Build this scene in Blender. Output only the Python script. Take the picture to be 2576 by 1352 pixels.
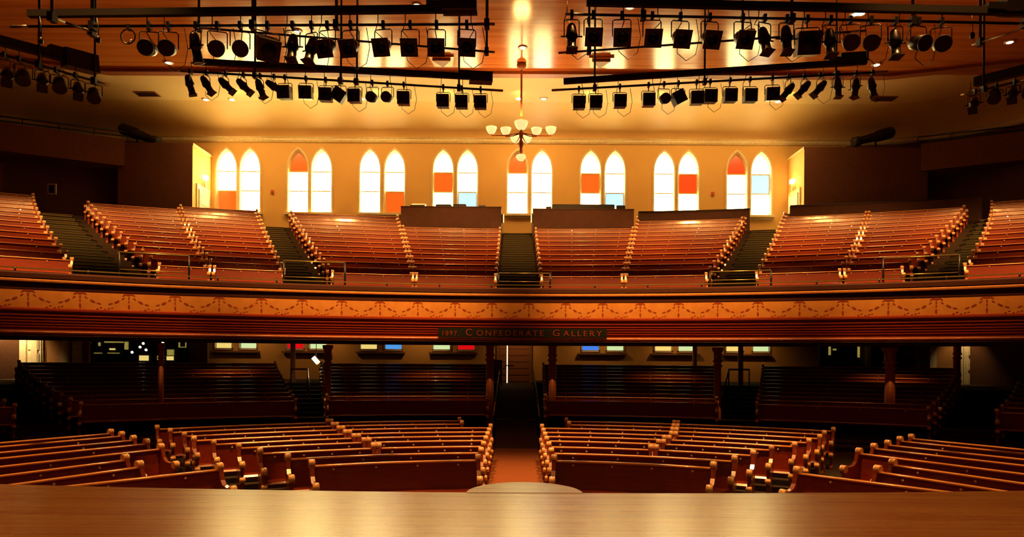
import bpy, math, random
from mathutils import Vector, Matrix
from mathutils.geometry import tessellate_polygon
random.seed(7)
PI = math.pi
sc = bpy.context.scene
COL = sc.collection
for o in list(bpy.data.objects): bpy.data.objects.remove(o)

# ------------------------------------------------------------------ camera
EYE = 2.75; FPX = 1700.0; ROLL = 0.0063
cd = bpy.data.cameras.new('camera'); cam = bpy.data.objects.new('camera', cd); COL.objects.link(cam)
cd.sensor_width = 36.0; cd.sensor_fit = 'HORIZONTAL'; cd.lens = 36.0 * FPX / 2576
cd.shift_x = -12 / 2576; cd.shift_y = 226 / 2576
cd.clip_start = 0.1; cd.clip_end = 200
cam.location = (0, 0, EYE); cam.rotation_euler = (PI / 2, -ROLL, 0)
sc.camera = cam

# ------------------------------------------------------------------ world + exposure
w = bpy.data.worlds.new('world'); sc.world = w; w.use_nodes = True
w.node_tree.nodes['Background'].inputs[0].default_value = (0.5, 0.6, 0.8, 1)
w.node_tree.nodes['Background'].inputs[1].default_value = 0.02
sc.view_settings.view_transform = 'Standard'; sc.view_settings.look = 'None'
sc.view_settings.exposure = 0.0; sc.view_settings.gamma = 1.0
sc.cycles.max_bounces = 6; sc.cycles.diffuse_bounces = 3; sc.cycles.glossy_bounces = 3
sc.cycles.sample_clamp_indirect = 40.0
sc.cycles.use_denoising = True

WARM = (1.0, 0.42, 0.105); WARM2 = (1.0, 0.52, 0.18)

def fasc_y(X): return -5.8 + math.sqrt(30.8 ** 2 - X * X)
def spot(name, loc, power, target=None, angle=110, blend=0.8, color=WARM, r=0.12):
    l = bpy.data.lights.new(name, 'SPOT'); l.energy = power; l.color = color
    l.spot_size = math.radians(angle); l.spot_blend = blend; l.shadow_soft_size = r
    o = bpy.data.objects.new(name, l); COL.objects.link(o); o.location = loc
    t = Vector(target) if target else Vector((loc[0], loc[1], 0))
    o.rotation_euler = (t - Vector(loc)).to_track_quat('-Z', 'Y').to_euler()
    return o

CEIL = 15.95
# house downlights in the ceiling over pit, gallery and stage (y = metres from the camera)
for x, p in ((-13.5, 5400), (-8.2, 5000), (-2.8, 4400), (2.8, 4400), (8.2, 5000), (13.5, 5400)):
    y = fasc_y(x) + 0.6
    spot('house_light', (x, y, CEIL - 0.1), p, (x * 1.16, y + 7.6, 6.0), 62, 0.7)
for x, p in ((-18.5, 5200), (18.5, 5200)):
    spot('house_light', (x, 19.5, CEIL - 0.1), p, (x * 1.15, 26.5, 6), 64, 0.7)
for x, y, p in ((-8.5, 12.0, 7200), (-2.7, 13.3, 8800), (2.7, 13.3, 8800), (8.5, 12.0, 7200)):
    spot('house_light', (x, y, CEIL - 0.1), p, (x, y + .7, 0), 44, 0.8)
for x, p in ((-4.0, 1050), (3.6, 1050)):
    spot('stage_worklight', (x, 3.0, 11.5), p, (x * 1.0, 6.0, 1.2), 64, 1.0, (1, .52, .15))
# added area strips, unseen below the ceiling, to brighten the gallery front
for x, W_, p in ((-12.6, 9.0, 150), (-4.6, 9.6, 175), (4.6, 9.6, 175), (12.6, 9.0, 150)):
    l = bpy.data.lights.new('added_front_strip', 'AREA'); l.shape = 'RECTANGLE'; l.size = W_; l.size_y = 0.15; l.energy = p; l.color = (1.0, 0.43, 0.11); l.spread = math.radians(16)
    o = bpy.data.objects.new('added_front_strip', l); COL.objects.link(o); off = 7.4 if abs(x) < 8 else 6.0; y = fasc_y(x) - off; o.location = (x, y, CEIL - .15)
    yaw = -math.asin(x / 30.8) * .9
    dirv = Vector((-math.sin(yaw) * off, math.cos(yaw) * off, -(CEIL - .15 - 5.5)))
    q = dirv.normalized(); X = Vector((math.cos(yaw), math.sin(yaw), 0)); Z = -q; Y = Z.cross(X); o.rotation_euler = Matrix((X, Y, Z)).transposed().to_euler()

# ------------------------------------------------------------------ helpers
def at(px, py, y):
    dx = px - 1300; dy = 902 - py
    return Vector(((dx - ROLL * dy) / FPX * y, y, EYE + (dy + ROLL * dx) / FPX * y))

class MB:
    def __init__(s): s.v = []; s.f = []; s.m = []; s.s = []
    def face(s, idx, m=0, sm=False): s.f.append(tuple(idx)); s.m.append(m); s.s.append(sm)
    def poly(s, pts, m=0):
        b = len(s.v); s.v += [tuple(p) for p in pts]; s.face(range(b, b + len(pts)), m)
    def box(s, c, d, rz=0, m=0, mat=None):
        b = len(s.v); cz, sz = math.cos(rz), math.sin(rz)
        for x in (-.5, .5):
            for y in (-.5, .5):
                for z in (-.5, .5):
                    p = Vector((x * d[0], y * d[1], z * d[2]))
                    if mat is not None: p = mat @ p
                    else: p = Vector((p.x * cz - p.y * sz, p.x * sz + p.y * cz, p.z))
                    s.v.append((p.x + c[0], p.y + c[1], p.z + c[2]))
        for q in ((0, 1, 3, 2), (4, 6, 7, 5), (0, 4, 5, 1), (2, 3, 7, 6), (0, 2, 6, 4), (1, 5, 7, 3)):
            s.face([b + i for i in q], m)
        return s
    def tube(s, pts, r, n=6, m=0, caps=True):
        pts = [Vector(p) for p in pts]; b = len(s.v); up = None
        for i, p in enumerate(pts):
            t = (pts[min(i + 1, len(pts) - 1)] - pts[max(i - 1, 0)]).normalized()
            if up is None: up = Vector((0, 0, 1)) if abs(t.z) < .9 else Vector((1, 0, 0))
            u = (up - t * up.dot(t)).normalized(); up = u; w_ = t.cross(u)
            rr = r[i] if isinstance(r, (list, tuple)) else r
            for k in range(n):
                a = 2 * PI * k / n; q = p + u * (math.cos(a) * rr) + w_ * (math.sin(a) * rr); s.v.append(tuple(q))
        for i in range(len(pts) - 1):
            for k in range(n):
                s.face((b + i * n + k, b + i * n + (k + 1) % n, b + (i + 1) * n + (k + 1) % n, b + (i + 1) * n + k), m, True)
        if caps:
            s.face([b + k for k in reversed(range(n))], m); e = b + (len(pts) - 1) * n; s.face([e + k for k in range(n)], m)
        return s
    def lathe(s, prof, o=(0, 0, 0), n=16, m=0, axis=None):
        q = Vector((0, 0, 1)).rotation_difference(Vector(axis)).to_matrix() if axis is not None else Matrix.Identity(3)
        b = len(s.v); o = Vector(o)
        for r, z in prof:
            for k in range(n):
                a = 2 * PI * k / n; s.v.append(tuple(q @ Vector((r * math.cos(a), r * math.sin(a), z)) + o))
        for i in range(len(prof) - 1):
            for k in range(n):
                s.face((b + i * n + k, b + i * n + (k + 1) % n, b + (i + 1) * n + (k + 1) % n, b + (i + 1) * n + k), m, True)
        if prof[0][0] > 1e-4: s.face([b + k for k in reversed(range(n))], m)
        if prof[-1][0] > 1e-4: e = b + (len(prof) - 1) * n; s.face([e + k for k in range(n)], m)
        return s
    def sweep(s, path, sec, z0=0, m=0, closed=True, caps=True, sm=False):
        """path: list of ((x,y),(nx,ny)); sec: list of (d,z)"""
        b = len(s.v); n = len(sec)
        for (p, nn) in path:
            for d, z in sec: s.v.append((p[0] + nn[0] * d, p[1] + nn[1] * d, z0 + z))
        for i in range(len(path) - 1):
            for k in range(n if closed else n - 1):
                k2 = (k + 1) % n
                s.face((b + i * n + k, b + (i + 1) * n + k, b + (i + 1) * n + k2, b + i * n + k2), m, sm)
        if closed and caps:
            s.face([b + k for k in range(n)], m); e = b + (len(path) - 1) * n; s.face([e + k for k in reversed(range(n))], m)
        return s
    def prism(s, pts, vec, m=0):
        n = len(pts); b = len(s.v); vec = Vector(vec)
        for p in pts: s.v.append(tuple(p))
        for p in pts: s.v.append(tuple(Vector(p) + vec))
        s.face([b + i for i in reversed(range(n))], m); s.face([b + n + i for i in range(n)], m)
        for i in range(n):
            j = (i + 1) % n; s.face((b + i, b + j, b + n + j, b + n + i), m)
        return s
    def build(s, name, mats, parent=None, origin=None, label=None):
        me = bpy.data.meshes.new(name)
        v = s.v
        if origin is not None: v = [(a - origin[0], b_ - origin[1], c - origin[2]) for a, b_, c in v]
        me.from_pydata(v, [], s.f)
        if not isinstance(mats, (list, tuple)): mats = [mats]
        for mt in mats: me.materials.append(mt)
        me.polygons.foreach_set('material_index', s.m); me.polygons.foreach_set('use_smooth', s.s)
        me.validate(); me.update()
        o = bpy.data.objects.new(name, me); COL.objects.link(o)
        if parent is not None: o.parent = parent
        if label: o['label'] = label
        return o

def thing(name, loc, label, cat, group=None, kind=None):
    o = bpy.data.objects.new(name, None); COL.objects.link(o); o.location = loc; o.empty_display_size = 0.2
    return tag(o, label, cat, group, kind)
def tag(o, label=None, cat=None, group=None, kind=None):
    if label: o['label'] = label
    if cat: o['category'] = cat
    if group: o['group'] = group
    if kind: o['kind'] = kind
    return o
def struct(o): o['kind'] = 'structure'; return o
ORD = ['first', 'second', 'third', 'fourth', 'fifth', 'sixth', 'seventh', 'eighth', 'ninth', 'tenth', 'eleventh', 'twelfth', 'thirteenth', 'fourteenth', 'fifteenth', 'sixteenth']

# ------------------------------------------------------------------ materials
def mat(name, c, rough=0.5, c2=None, scale=8.0, stretch=(1, 1, 1), bump=0.0, coat=0.0, metal=0.0, spec=0.5, detail=4, em=None, ems=0):
    m = bpy.data.materials.new(name); m.use_nodes = True; nt = m.node_tree; b = nt.nodes['Principled BSDF']
    b.inputs['Roughness'].default_value = rough; b.inputs['Metallic'].default_value = metal
    b.inputs['Specular IOR Level'].default_value = spec
    b.inputs['Coat Weight'].default_value = coat; b.inputs['Coat Roughness'].default_value = 0.12
    tc = nt.nodes.new('ShaderNodeTexCoord'); mp = nt.nodes.new('ShaderNodeMapping'); mp.inputs['Scale'].default_value = stretch
    nz = nt.nodes.new('ShaderNodeTexNoise'); nz.inputs['Scale'].default_value = scale; nz.inputs['Detail'].default_value = detail
    rp = nt.nodes.new('ShaderNodeValToRGB'); rp.color_ramp.elements[0].position = 0.3; rp.color_ramp.elements[1].position = 0.7
    c2 = c2 or tuple(x * 0.8 for x in c)
    rp.color_ramp.elements[0].color = (*c2, 1); rp.color_ramp.elements[1].color = (*c, 1)
    L = nt.links
    L.new(tc.outputs['Object'], mp.inputs['Vector']); L.new(mp.outputs[0], nz.inputs['Vector'])
    L.new(nz.outputs['Fac'], rp.inputs[0]); L.new(rp.outputs[0], b.inputs['Base Color'])
    if bump:
        bp = nt.nodes.new('ShaderNodeBump'); bp.inputs['Strength'].default_value = bump; bp.inputs['Distance'].default_value = 0.01
        L.new(nz.outputs['Fac'], bp.inputs['Height']); L.new(bp.outputs[0], b.inputs['Normal'])
    if em:
        b.inputs['Emission Color'].default_value = (*em, 1); b.inputs['Emission Strength'].default_value = ems
    return m

def emis(name, c, s, tex=0.12, scale=40):
    """lit glass: light gives itself off through rippled cathedral glass"""
    m = bpy.data.materials.new(name); m.use_nodes = True; nt = m.node_tree; b = nt.nodes['Principled BSDF']
    b.inputs['Base Color'].default_value = (*[x * 0.5 for x in c], 1); b.inputs['Roughness'].default_value = 0.25
    tc = nt.nodes.new('ShaderNodeTexCoord'); nz = nt.nodes.new('ShaderNodeTexNoise'); nz.inputs['Scale'].default_value = scale
    mr = nt.nodes.new('ShaderNodeMapRange'); mr.inputs['To Min'].default_value = s * (1 - tex); mr.inputs['To Max'].default_value = s * (1 + tex)
    nt.links.new(tc.outputs['Object'], nz.inputs['Vector']); nt.links.new(nz.outputs['Fac'], mr.inputs['Value'])
    nt.links.new(mr.outputs[0], b.inputs['Emission Strength']); b.inputs['Emission Color'].default_value = (*c, 1)
    return m

def planks(name, c, c2, rough, width, coat, bumpd=0.002, seam=0.02, spec=0.5, axis='Y', rvar=0.08, streak=(0.25, 6, 6)):
    """boards that run along x, each board of its own tone, thin seams between (surface pattern)"""
    m = bpy.data.materials.new(name); m.use_nodes = True; nt = m.node_tree; b = nt.nodes['Principled BSDF']; L = nt.links; N = nt.nodes.new
    tc = N('ShaderNodeTexCoord'); sx = N('ShaderNodeSeparateXYZ'); L.new(tc.outputs['Object'], sx.inputs[0])
    dv = N('ShaderNodeMath'); dv.operation = 'DIVIDE'; dv.inputs[1].default_value = width; L.new(sx.outputs[axis], dv.inputs[0])
    fl = N('ShaderNodeMath'); fl.operation = 'FLOOR'; L.new(dv.outputs[0], fl.inputs[0])
    fr = N('ShaderNodeMath'); fr.operation = 'FRACT'; L.new(dv.outputs[0], fr.inputs[0])
    wn = N('ShaderNodeTexWhiteNoise'); wn.noise_dimensions = '1D'; L.new(fl.outputs[0], wn.inputs['W'])
    mp = N('ShaderNodeMapping'); mp.inputs['Scale'].default_value = streak; L.new(tc.outputs['Object'], mp.inputs[0])
    nz = N('ShaderNodeTexNoise'); nz.inputs['Scale'].default_value = 2.2; nz.inputs['Detail'].default_value = 6; L.new(mp.outputs[0], nz.inputs['Vector'])
    ad = N('ShaderNodeMath'); ad.operation = 'MULTIPLY_ADD'; ad.inputs[1].default_value = 0.45; L.new(wn.outputs['Value'], ad.inputs[0]); L.new(nz.outputs['Fac'], ad.inputs[2])
    rp = N('ShaderNodeValToRGB'); rp.color_ramp.elements[0].position = 0.4; rp.color_ramp.elements[1].position = 1.0
    rp.color_ramp.elements[0].color = (*c2, 1); rp.color_ramp.elements[1].color = (*c, 1); L.new(ad.outputs[0], rp.inputs[0])
    lt = N('ShaderNodeMath'); lt.operation = 'LESS_THAN'; lt.inputs[1].default_value = seam; L.new(fr.outputs[0], lt.inputs[0])
    mx = N('ShaderNodeMix'); mx.data_type = 'RGBA'; L.new(lt.outputs[0], mx.inputs[0]); L.new(rp.outputs[0], mx.inputs[6])
    mx.inputs[7].default_value = (*[x * 0.4 for x in c2], 1); L.new(mx.outputs[2], b.inputs['Base Color'])
    mr = N('ShaderNodeMapRange'); mr.inputs['To Min'].default_value = rough - rvar; mr.inputs['To Max'].default_value = rough + rvar
    L.new(nz.outputs['Fac'], mr.inputs['Value']); L.new(mr.outputs[0], b.inputs['Roughness'])
    b.inputs['Coat Weight'].default_value = coat; b.inputs['Coat Roughness'].default_value = rough; b.inputs['Specular IOR Level'].default_value = spec
    bp = N('ShaderNodeBump'); bp.inputs['Strength'].default_value = 0.4; bp.inputs['Distance'].default_value = bumpd
    L.new(ad.outputs[0], bp.inputs['Height']); L.new(bp.outputs[0], b.inputs['Normal'])
    return m

M = {}
M['plaster'] = mat('wall_plaster', (0.80, 0.47, 0.13), 0.7, (0.74, 0.42, 0.11), 0.6, bump=0.05)
M['cove'] = mat('cove_plaster', (0.74, 0.47, 0.17), 0.5, (0.66, 0.40, 0.14), 0.5)
M['soffit'] = mat('soffit_plaster', (0.80, 0.55, 0.24), 0.6, (0.76, 0.50, 0.20), 0.5)
M['trim'] = mat('cream_trim', (0.86, 0.68, 0.36), 0.45)
M['brownbeam'] = mat('brown_beam', (0.34, 0.10, 0.03), 0.5)
M['ceiling'] = planks('ceiling_boards', (0.62, 0.20, 0.04), (0.44, 0.12, 0.025), 0.16, 0.14, 0.0, 0.0010, 0.04, 0.32)
M['stage'] = planks('stage_boards', (0.78, 0.36, 0.08), (0.55, 0.17, 0.03), 0.28, 0.06, 0.8, 0.00003, 0.03, 0.7, rvar=0.04)
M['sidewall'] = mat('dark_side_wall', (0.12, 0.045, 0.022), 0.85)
M['sidepanel'] = mat('side_panel', (0.20, 0.07, 0.03), 0.8)
M['pew'] = mat('pew_wood', (0.27, 0.034, 0.005), 0.35, (0.19, 0.022, 0.0035), 3.0, (0.6, 3, 12), coat=0.4)
M['pewend'] = mat('pew_end_wood', (0.30, 0.055, 0.012), 0.30, (0.22, 0.035, 0.008), 4.0, (3, 3, 1), coat=0.9)
M['pewcap'] = mat('pew_cap_wood', (0.95, 0.45, 0.14), 0.24, (0.85, 0.36, 0.10), 4.0, coat=0.9)  # far paler than the backs: highlight lines along the caps put into the colour
M['pewroll'] = mat('scroll_highlight_wood', (0.98, 0.58, 0.24), 0.2, (0.9, 0.48, 0.18), 4.0, coat=1.0)  # pale tone stands in for the light dots on the scroll rolls
M['brass'] = mat('brass_plate', (0.95, 0.62, 0.25), 0.22, coat=1.0)
M['carpet'] = mat('dark_carpet', (0.05, 0.03, 0.015), 0.95, (0.03, 0.02, 0.01), 40, bump=0.3)
M['carpetaisle'] = mat('aisle_carpet', (0.34, 0.115, 0.028), 0.95, (0.24, 0.065, 0.02), 30, bump=0.3)
M['tread'] = mat('green_tread', (0.02, 0.022, 0.008), 0.9, (0.012, 0.012, 0.005), 20)
M['nosing'] = mat('brass_nosing', (0.38, 0.30, 0.10), 0.35, metal=0.7)
M['redwood'] = mat('fascia_red', (0.42, 0.055, 0.016), 0.4, (0.32, 0.038, 0.012), 2, (0.3, 1, 8))
M['darkwood'] = mat('fascia_dark', (0.07, 0.018, 0.008), 0.45)
M['bead'] = mat('fascia_bead', (0.85, 0.36, 0.09), 0.3, coat=0.5)  # lighter orange stands in for the highlight along the upper fascia molding
M['beadred'] = mat('fascia_bead_red', (0.85, 0.20, 0.045), 0.3, coat=0.5)
M['frieze'] = mat('frieze_paint', (0.86, 0.40, 0.09), 0.5, (0.76, 0.31, 0.06), 3)
M['garland'] = mat('garland_paint', (0.42, 0.07, 0.015), 0.5)
M['black'] = mat('black_metal', (0.012, 0.009, 0.008), 0.38)
M['blackmatt'] = mat('black_matt', (0.012, 0.009, 0.007), 0.8)
M['lampmetal'] = mat('lamp_metal', (0.012, 0.008, 0.006), 0.32, spec=0.5)
M['gelframe'] = mat('colour_frame', (0.04, 0.014, 0.007), 0.5)
M['lens'] = mat('lens_glass', (0.008, 0.006, 0.006), 0.4, spec=0.3)
M['pipe'] = mat('pipe_metal', (0.05, 0.025, 0.012), 0.35, metal=0.5)
M['steel'] = mat('bright_pipe', (0.5, 0.42, 0.28), 0.3, metal=0.8)
M['column'] = mat('column_paint', (0.60, 0.17, 0.06), 0.45)
M['booth'] = mat('booth_panel', (0.10, 0.034, 0.014), 0.7, (0.08, 0.026, 0.011), 3)
M['sign'] = mat('sign_board', (0.015, 0.022, 0.012), 0.6)
M['signtext'] = mat('sign_letters', (0.62, 0.11, 0.04), 0.6)
M['white'] = mat('white_paint', (0.85, 0.78, 0.62), 0.5)
M['doorwood'] = mat('door_wood', (0.42, 0.17, 0.07), 0.5, (0.36, 0.13, 0.05), 2, (1, 1, 6))
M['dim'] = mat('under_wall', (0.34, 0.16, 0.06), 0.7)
M['glassW'] = emis('glass_white', (1.0, 0.80, 0.30), 21)
M['glassS'] = emis('glass_sky', (0.95, 0.84, 0.58), 14)
M['glassB'] = emis('glass_pale_blue', (0.42, 0.76, 1.0), 1.25)
M['glassO'] = emis('glass_orange', (0.95, 0.15, 0.012), 0.72)
M['glassR'] = emis('glass_red', (0.85, 0.07, 0.008), 0.8)
M['lowC'] = emis('glass_cream', (0.95, 0.72, 0.20), 0.85)
M['lowG'] = emis('glass_pale_green', (0.66, 0.86, 0.42), 0.85)
M['lowR'] = emis('glass_deep_red', (0.72, 0.004, 0.006), 0.9)
M['lowB'] = emis('glass_blue', (0.06, 0.22, 0.85), 0.9)
M['lowK'] = emis('glass_light_blue', (0.08, 0.35, 0.85), 0.9)
M['lampglow'] = emis('lamp_glow', (1.0, 0.80, 0.42), 14, 0.02)
M['shade'] = emis('shade_glow', (1.0, 0.70, 0.27), 1.1, 0.05)
M['slit'] = emis('daylight_gap', (1.0, 0.86, 0.55), 1.6, 0.05)
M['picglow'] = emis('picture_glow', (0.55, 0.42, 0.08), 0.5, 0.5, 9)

# ------------------------------------------------------------------ plan curves
def gal_line(i, X):        # back line of gallery row i
    k = 1 / 32.1 + (1 / 58.0 - 1 / 32.1) * min(i, 13) / 13.0; R = 1 / k
    return 26.3 + 0.76 * i - (R - math.sqrt(R * R - X * X))
def gal_z(i): return 5.03 + 0.33 * i
def und_line(k, X):
    c = 1 / 25.0 + (1 / 45.0 - 1 / 25.0) * min(k, 12) / 12.0; R = 1 / c
    return 23.0 + 0.88 * k - (R - math.sqrt(max(R * R - X * X, 1)))
def und_z(k): return 0.12 + 1.4 * (k / 12.0) ** 1.2
def fas_y(X, R=30.8): return -5.8 + math.sqrt(R * R - X * X)

def curve_path(fn, x0, x1, n):
    pts = [(x0 + (x1 - x0) * i / n, fn(x0 + (x1 - x0) * i / n)) for i in range(n + 1)]; out = []
    for i, p in enumerate(pts):
        a = pts[max(i - 1, 0)]; b = pts[min(i + 1, n)]; t = Vector((b[0] - a[0], b[1] - a[1])).normalized()
        out.append((p, (-t.y, t.x)))
    return out

# ------------------------------------------------------------------ room shell
BW = 37.5     # back wall distance
def win_hole(cx, z0, zs, zt, hw):
    """gothic outline: base z0, spring zs, tip zt, half width hw -> list (x,z) counter-clockwise"""
    pts = [(cx - hw, z0), (cx + hw, z0), (cx + hw, zs)]
    za = lambda u: zs + (zt - zs) * (math.sqrt(max(4 - (u + 1) ** 2, 0)) / 1.732) ** .9
    for i in range(1, 8): u = 1 - (i / 7.0) ** 1.6; pts.append((cx + hw * u, za(u)))
    for i in range(6, 0, -1): u = 1 - (i / 7.0) ** 1.6; pts.append((cx - hw * u, za(u)))
    pts.append((cx - hw, zs))
    return pts
def wx(px): return (px - 1303) / 45.33
UP = [570, 629, 750, 809, 931, 993, 1115, 1176, 1302, 1363, 1486, 1547, 1671, 1732, 1854, 1915]
LOW = [(563, 'lowC'), (625, 'lowG'), (743, 'lowR'), (800, 'lowG'), (928, 'lowC'), (990, 'lowK'), (1111, 'lowG'), (1173, 'lowR'),
       (1485, 'lowB'), (1547, 'lowG'), (1668, 'lowC'), (1727, 'lowG'), (1847, 'lowC'), (1914, 'lowG')]
Z0, ZS, ZT, HW = 10.78, 13.12, 14.30, 0.56
holes = []
for px in UP: holes.append((wx(px) - 0.62, wx(px) + 0.62, win_hole(wx(px), Z0, ZS, ZT, HW)))
lowholes = []
for px, g in LOW:
    x = (px - 1300) / 45.33; lowholes.append((x - 0.55, x + 0.55, [(x - 0.46, 3.22), (x + 0.46, 3.22), (x + 0.46, 5.0), (x - 0.46, 5.0)]))
wall = MB()
def strip_wall(mb, x0, x1, z0, z1, cells, y):
    cells = sorted(cells, key=lambda c: c[0]); cur = x0
    for a, b, h in cells:
        if a > cur: mb.poly([(cur, y, z0), (a, y, z0), (a, y, z1), (cur, y, z1)])
        rect = [(a, z0), (b, z0), (b, z1), (a, z1)]
        tri = tessellate_polygon([[Vector((p[0], p[1], 0)) for p in rect], [Vector((p[0], p[1], 0)) for p in h]])
        allp = rect + h; base = len(mb.v); mb.v += [(p[0], y, p[1]) for p in allp]
        for t in tri: mb.face([base + i for i in t])
        cur = b
    if cur < x1: mb.poly([(cur, y, z0), (x1, y, z0), (x1, y, z1), (cur, y, z1)])
strip_wall(wall, -20.5, 18.2, 8.6, 14.85, holes, BW)
DX0, DX1 = -1.0, 0.72
low2 = [c for c in lowholes]
strip_wall(wall, -20.5, 18.2, 3.0, 5.2, low2 + [(DX0 - 0.1, DX1 + 0.1, [(DX0, 3.001), (DX1, 3.001), (DX1, 4.9), (DX0, 4.9)])], BW)
wall.poly([(-20.5, BW, 0), (DX0, BW, 0), (DX0, BW, 3.0), (-20.5, BW, 3.0)])
wall.poly([(DX1, BW, 0), (18.2, BW, 0), (18.2, BW, 3.0), (DX1, BW, 3.0)])
wall.poly([(-20.5, BW, 5.2), (18.2, BW, 5.2), (18.2, BW, 8.6), (-20.5, BW, 8.6)])
struct(wall.build('wall_back', M['plaster']))

# corners + side walls (curving round behind the vestibules)
def side_path(sgn, xs):
    p = [(sgn * xs, BW)]
    for i in range(1, 10):
        a = PI / 2 * i / 9; p.append((sgn * (xs + 8.5 * math.sin(a)), BW - 8.5 * (1 - math.cos(a))))
    p += [(sgn * (xs + 8.5), 18.0), (sgn * (xs + 8.5), 6.0), (sgn * (xs + 8.5), -6.0)]
    return p
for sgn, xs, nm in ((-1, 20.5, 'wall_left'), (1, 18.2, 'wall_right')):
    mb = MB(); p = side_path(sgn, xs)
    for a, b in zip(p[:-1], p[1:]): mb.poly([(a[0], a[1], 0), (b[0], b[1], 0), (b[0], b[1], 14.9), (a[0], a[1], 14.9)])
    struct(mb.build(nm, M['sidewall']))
mb = MB(); mb.poly([(-30, -6, 0), (28, -6, 0), (28, -6, CEIL), (-30, -6, CEIL)]); struct(mb.build('wall_stage', M['blackmatt']))

# cove + cornice along back wall and corners
def room_path():
    l = side_path(-1, 20.5)[::-1]; r = side_path(1, 18.2); pts = l + r; out = []
    for i, p in enumerate(pts):
        a = pts[max(i - 1, 0)]; b = pts[min(i + 1, len(pts) - 1)]; t = Vector((b[0] - a[0], b[1] - a[1])).normalized()
        out.append((p, (t.y, -t.x)))
    return out
rpath = room_path()
sec = [(0.0, 14.80)]
for i in range(9):
    a = PI / 2 * i / 8; sec.append((2.7 * (1 - math.cos(a)), 14.86 + (CEIL - 14.86) * math.sin(a)))
struct(MB().sweep(rpath, sec, closed=False, sm=True).build('wall_cove', M['cove']))
struct(MB().sweep(rpath, [(-0.02, 14.62), (0.10, 14.66), (0.16, 14.74), (0.16, 14.84), (0.24, 14.90), (-0.02, 14.90)]).build('trim_1', M['trim']))

# ceiling: plaster margin, brown beam, glossy boards
mb = MB(); mb.poly([(-30, 31.08, CEIL), (28, 31.08, CEIL), (28, 38, CEIL), (-30, 38, CEIL)]); struct(mb.build('ceiling_margin', M['soffit']))
mb = MB(); mb.poly([(-30, -6, CEIL - .02), (28, -6, CEIL - .02), (28, 31.1, CEIL - .02), (-30, 31.1, CEIL - .02)]); struct(mb.build('ceiling', M['ceiling']))
bp_ = [((-29, 27.5), (0, 1)), ((-19, 31.2), (0, 1)), ((17, 31.2), (0, 1)), ((27, 28.0), (0, 1))]
struct(MB().sweep(bp_, [(-0.22, CEIL - 0.16), (0.22, CEIL - 0.16), (0.22, CEIL + .02), (-0.22, CEIL + .02)]).build('trim_2', M['brownbeam']))

# windows
UPC = ['WWO', 'WWW', 'OWW', 'WWW', 'SWW', 'WWO', 'WOW', 'WWB', 'OWW', 'SSW', 'WOW', 'WWB', 'SWW', 'WRW', 'RWW', 'WBW']
TR = [11.98, 13.06]
def pane_poly(cx, z0, z1, hw, arch):
    if not arch: return [(cx - hw, z0), (cx + hw, z0), (cx + hw, z1), (cx - hw, z1)]
    return win_hole(cx, z0, ZS, ZT - 0.16, hw)
GY = BW + 0.16
for n, px in enumerate(UP):
    cx = wx(px); code = UPC[n]
    fr = MB()
    out = win_hole(cx, Z0, ZS, ZT, HW); inn = win_hole(cx, Z0 + 0.06, ZS, ZT - 0.14, HW - 0.085)
    b = len(fr.v); k = len(out)
    fr.v += [(p[0], BW - 0.03, p[1]) for p in out] + [(p[0], GY, p[1]) for p in inn] + [(p[0], BW - 0.03, p[1]) for p in win_hole(cx, Z0 - 0.02, ZS, ZT + 0.12, HW + 0.09)]
    for i in range(k):
        j = (i + 1) % k; fr.face((b + i, b + j, b + k + j, b + k + i)); fr.face((b + 2 * k + i, b + 2 * k + j, b + j, b + i))
    root = struct(fr.build('window_%d' % (n + 1), M['trim'], origin=(cx, BW, Z0)))
    root.location = (cx, BW, Z0)
    for z in TR: MB().box((cx, GY - 0.02, z), (0.96, 0.05, 0.06)).build('glazing_bar', M['trim'], root, (cx, BW, Z0))
    for zz0, zz1, ar, c in ((Z0 + .05, TR[0] - .02, False, code[2]), (TR[0] + .02, TR[1] - .02, False, code[1]), (TR[1] + .02, 0, True, code[0])):
        pm = MB(); pts = [(p[0], GY, p[1]) for p in pane_poly(cx, zz0, zz1, HW - 0.08, ar)]
        pm.prism(pts, (0, 0.015, 0)); pm.build('pane', M['glass' + c], root, (cx, BW, Z0))
    if n % 2 == 0:
        c2 = (cx + wx(UP[n + 1])) / 2
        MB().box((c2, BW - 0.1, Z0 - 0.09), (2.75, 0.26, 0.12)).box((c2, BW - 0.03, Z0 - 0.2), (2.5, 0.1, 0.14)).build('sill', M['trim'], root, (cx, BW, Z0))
for n, (px, g) in enumerate(LOW):
    x = (px - 1300) / 45.33
    fr = MB(); fr.box((x - .49, BW - .02, 4.1), (.07, .12, 1.9)).box((x + .49, BW - .02, 4.1), (.07, .12, 1.9)).box((x, BW - .02, 3.17), (1.05, .12, .1)).box((x, BW - .02, 5.03), (1.05, .12, .08))
    root = struct(fr.build('window_%d' % (n + 17), M['white'], origin=(x, BW, 3.1))); root.location = (x, BW, 3.1)
    MB().box((x, GY, 4.11), (.94, .02, 1.82)).build('pane', M[g], root, (x, BW, 3.1))
    if n % 2 == 0:
        c2 = x + 0.66; MB().box((c2, BW - 0.12, 3.02), (2.7, 0.26, 0.09)).box((c2, BW - 0.04, 2.9), (2.5, 0.1, 0.16)).build('sill', M['dim'], root, (x, BW, 3.1))

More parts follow.
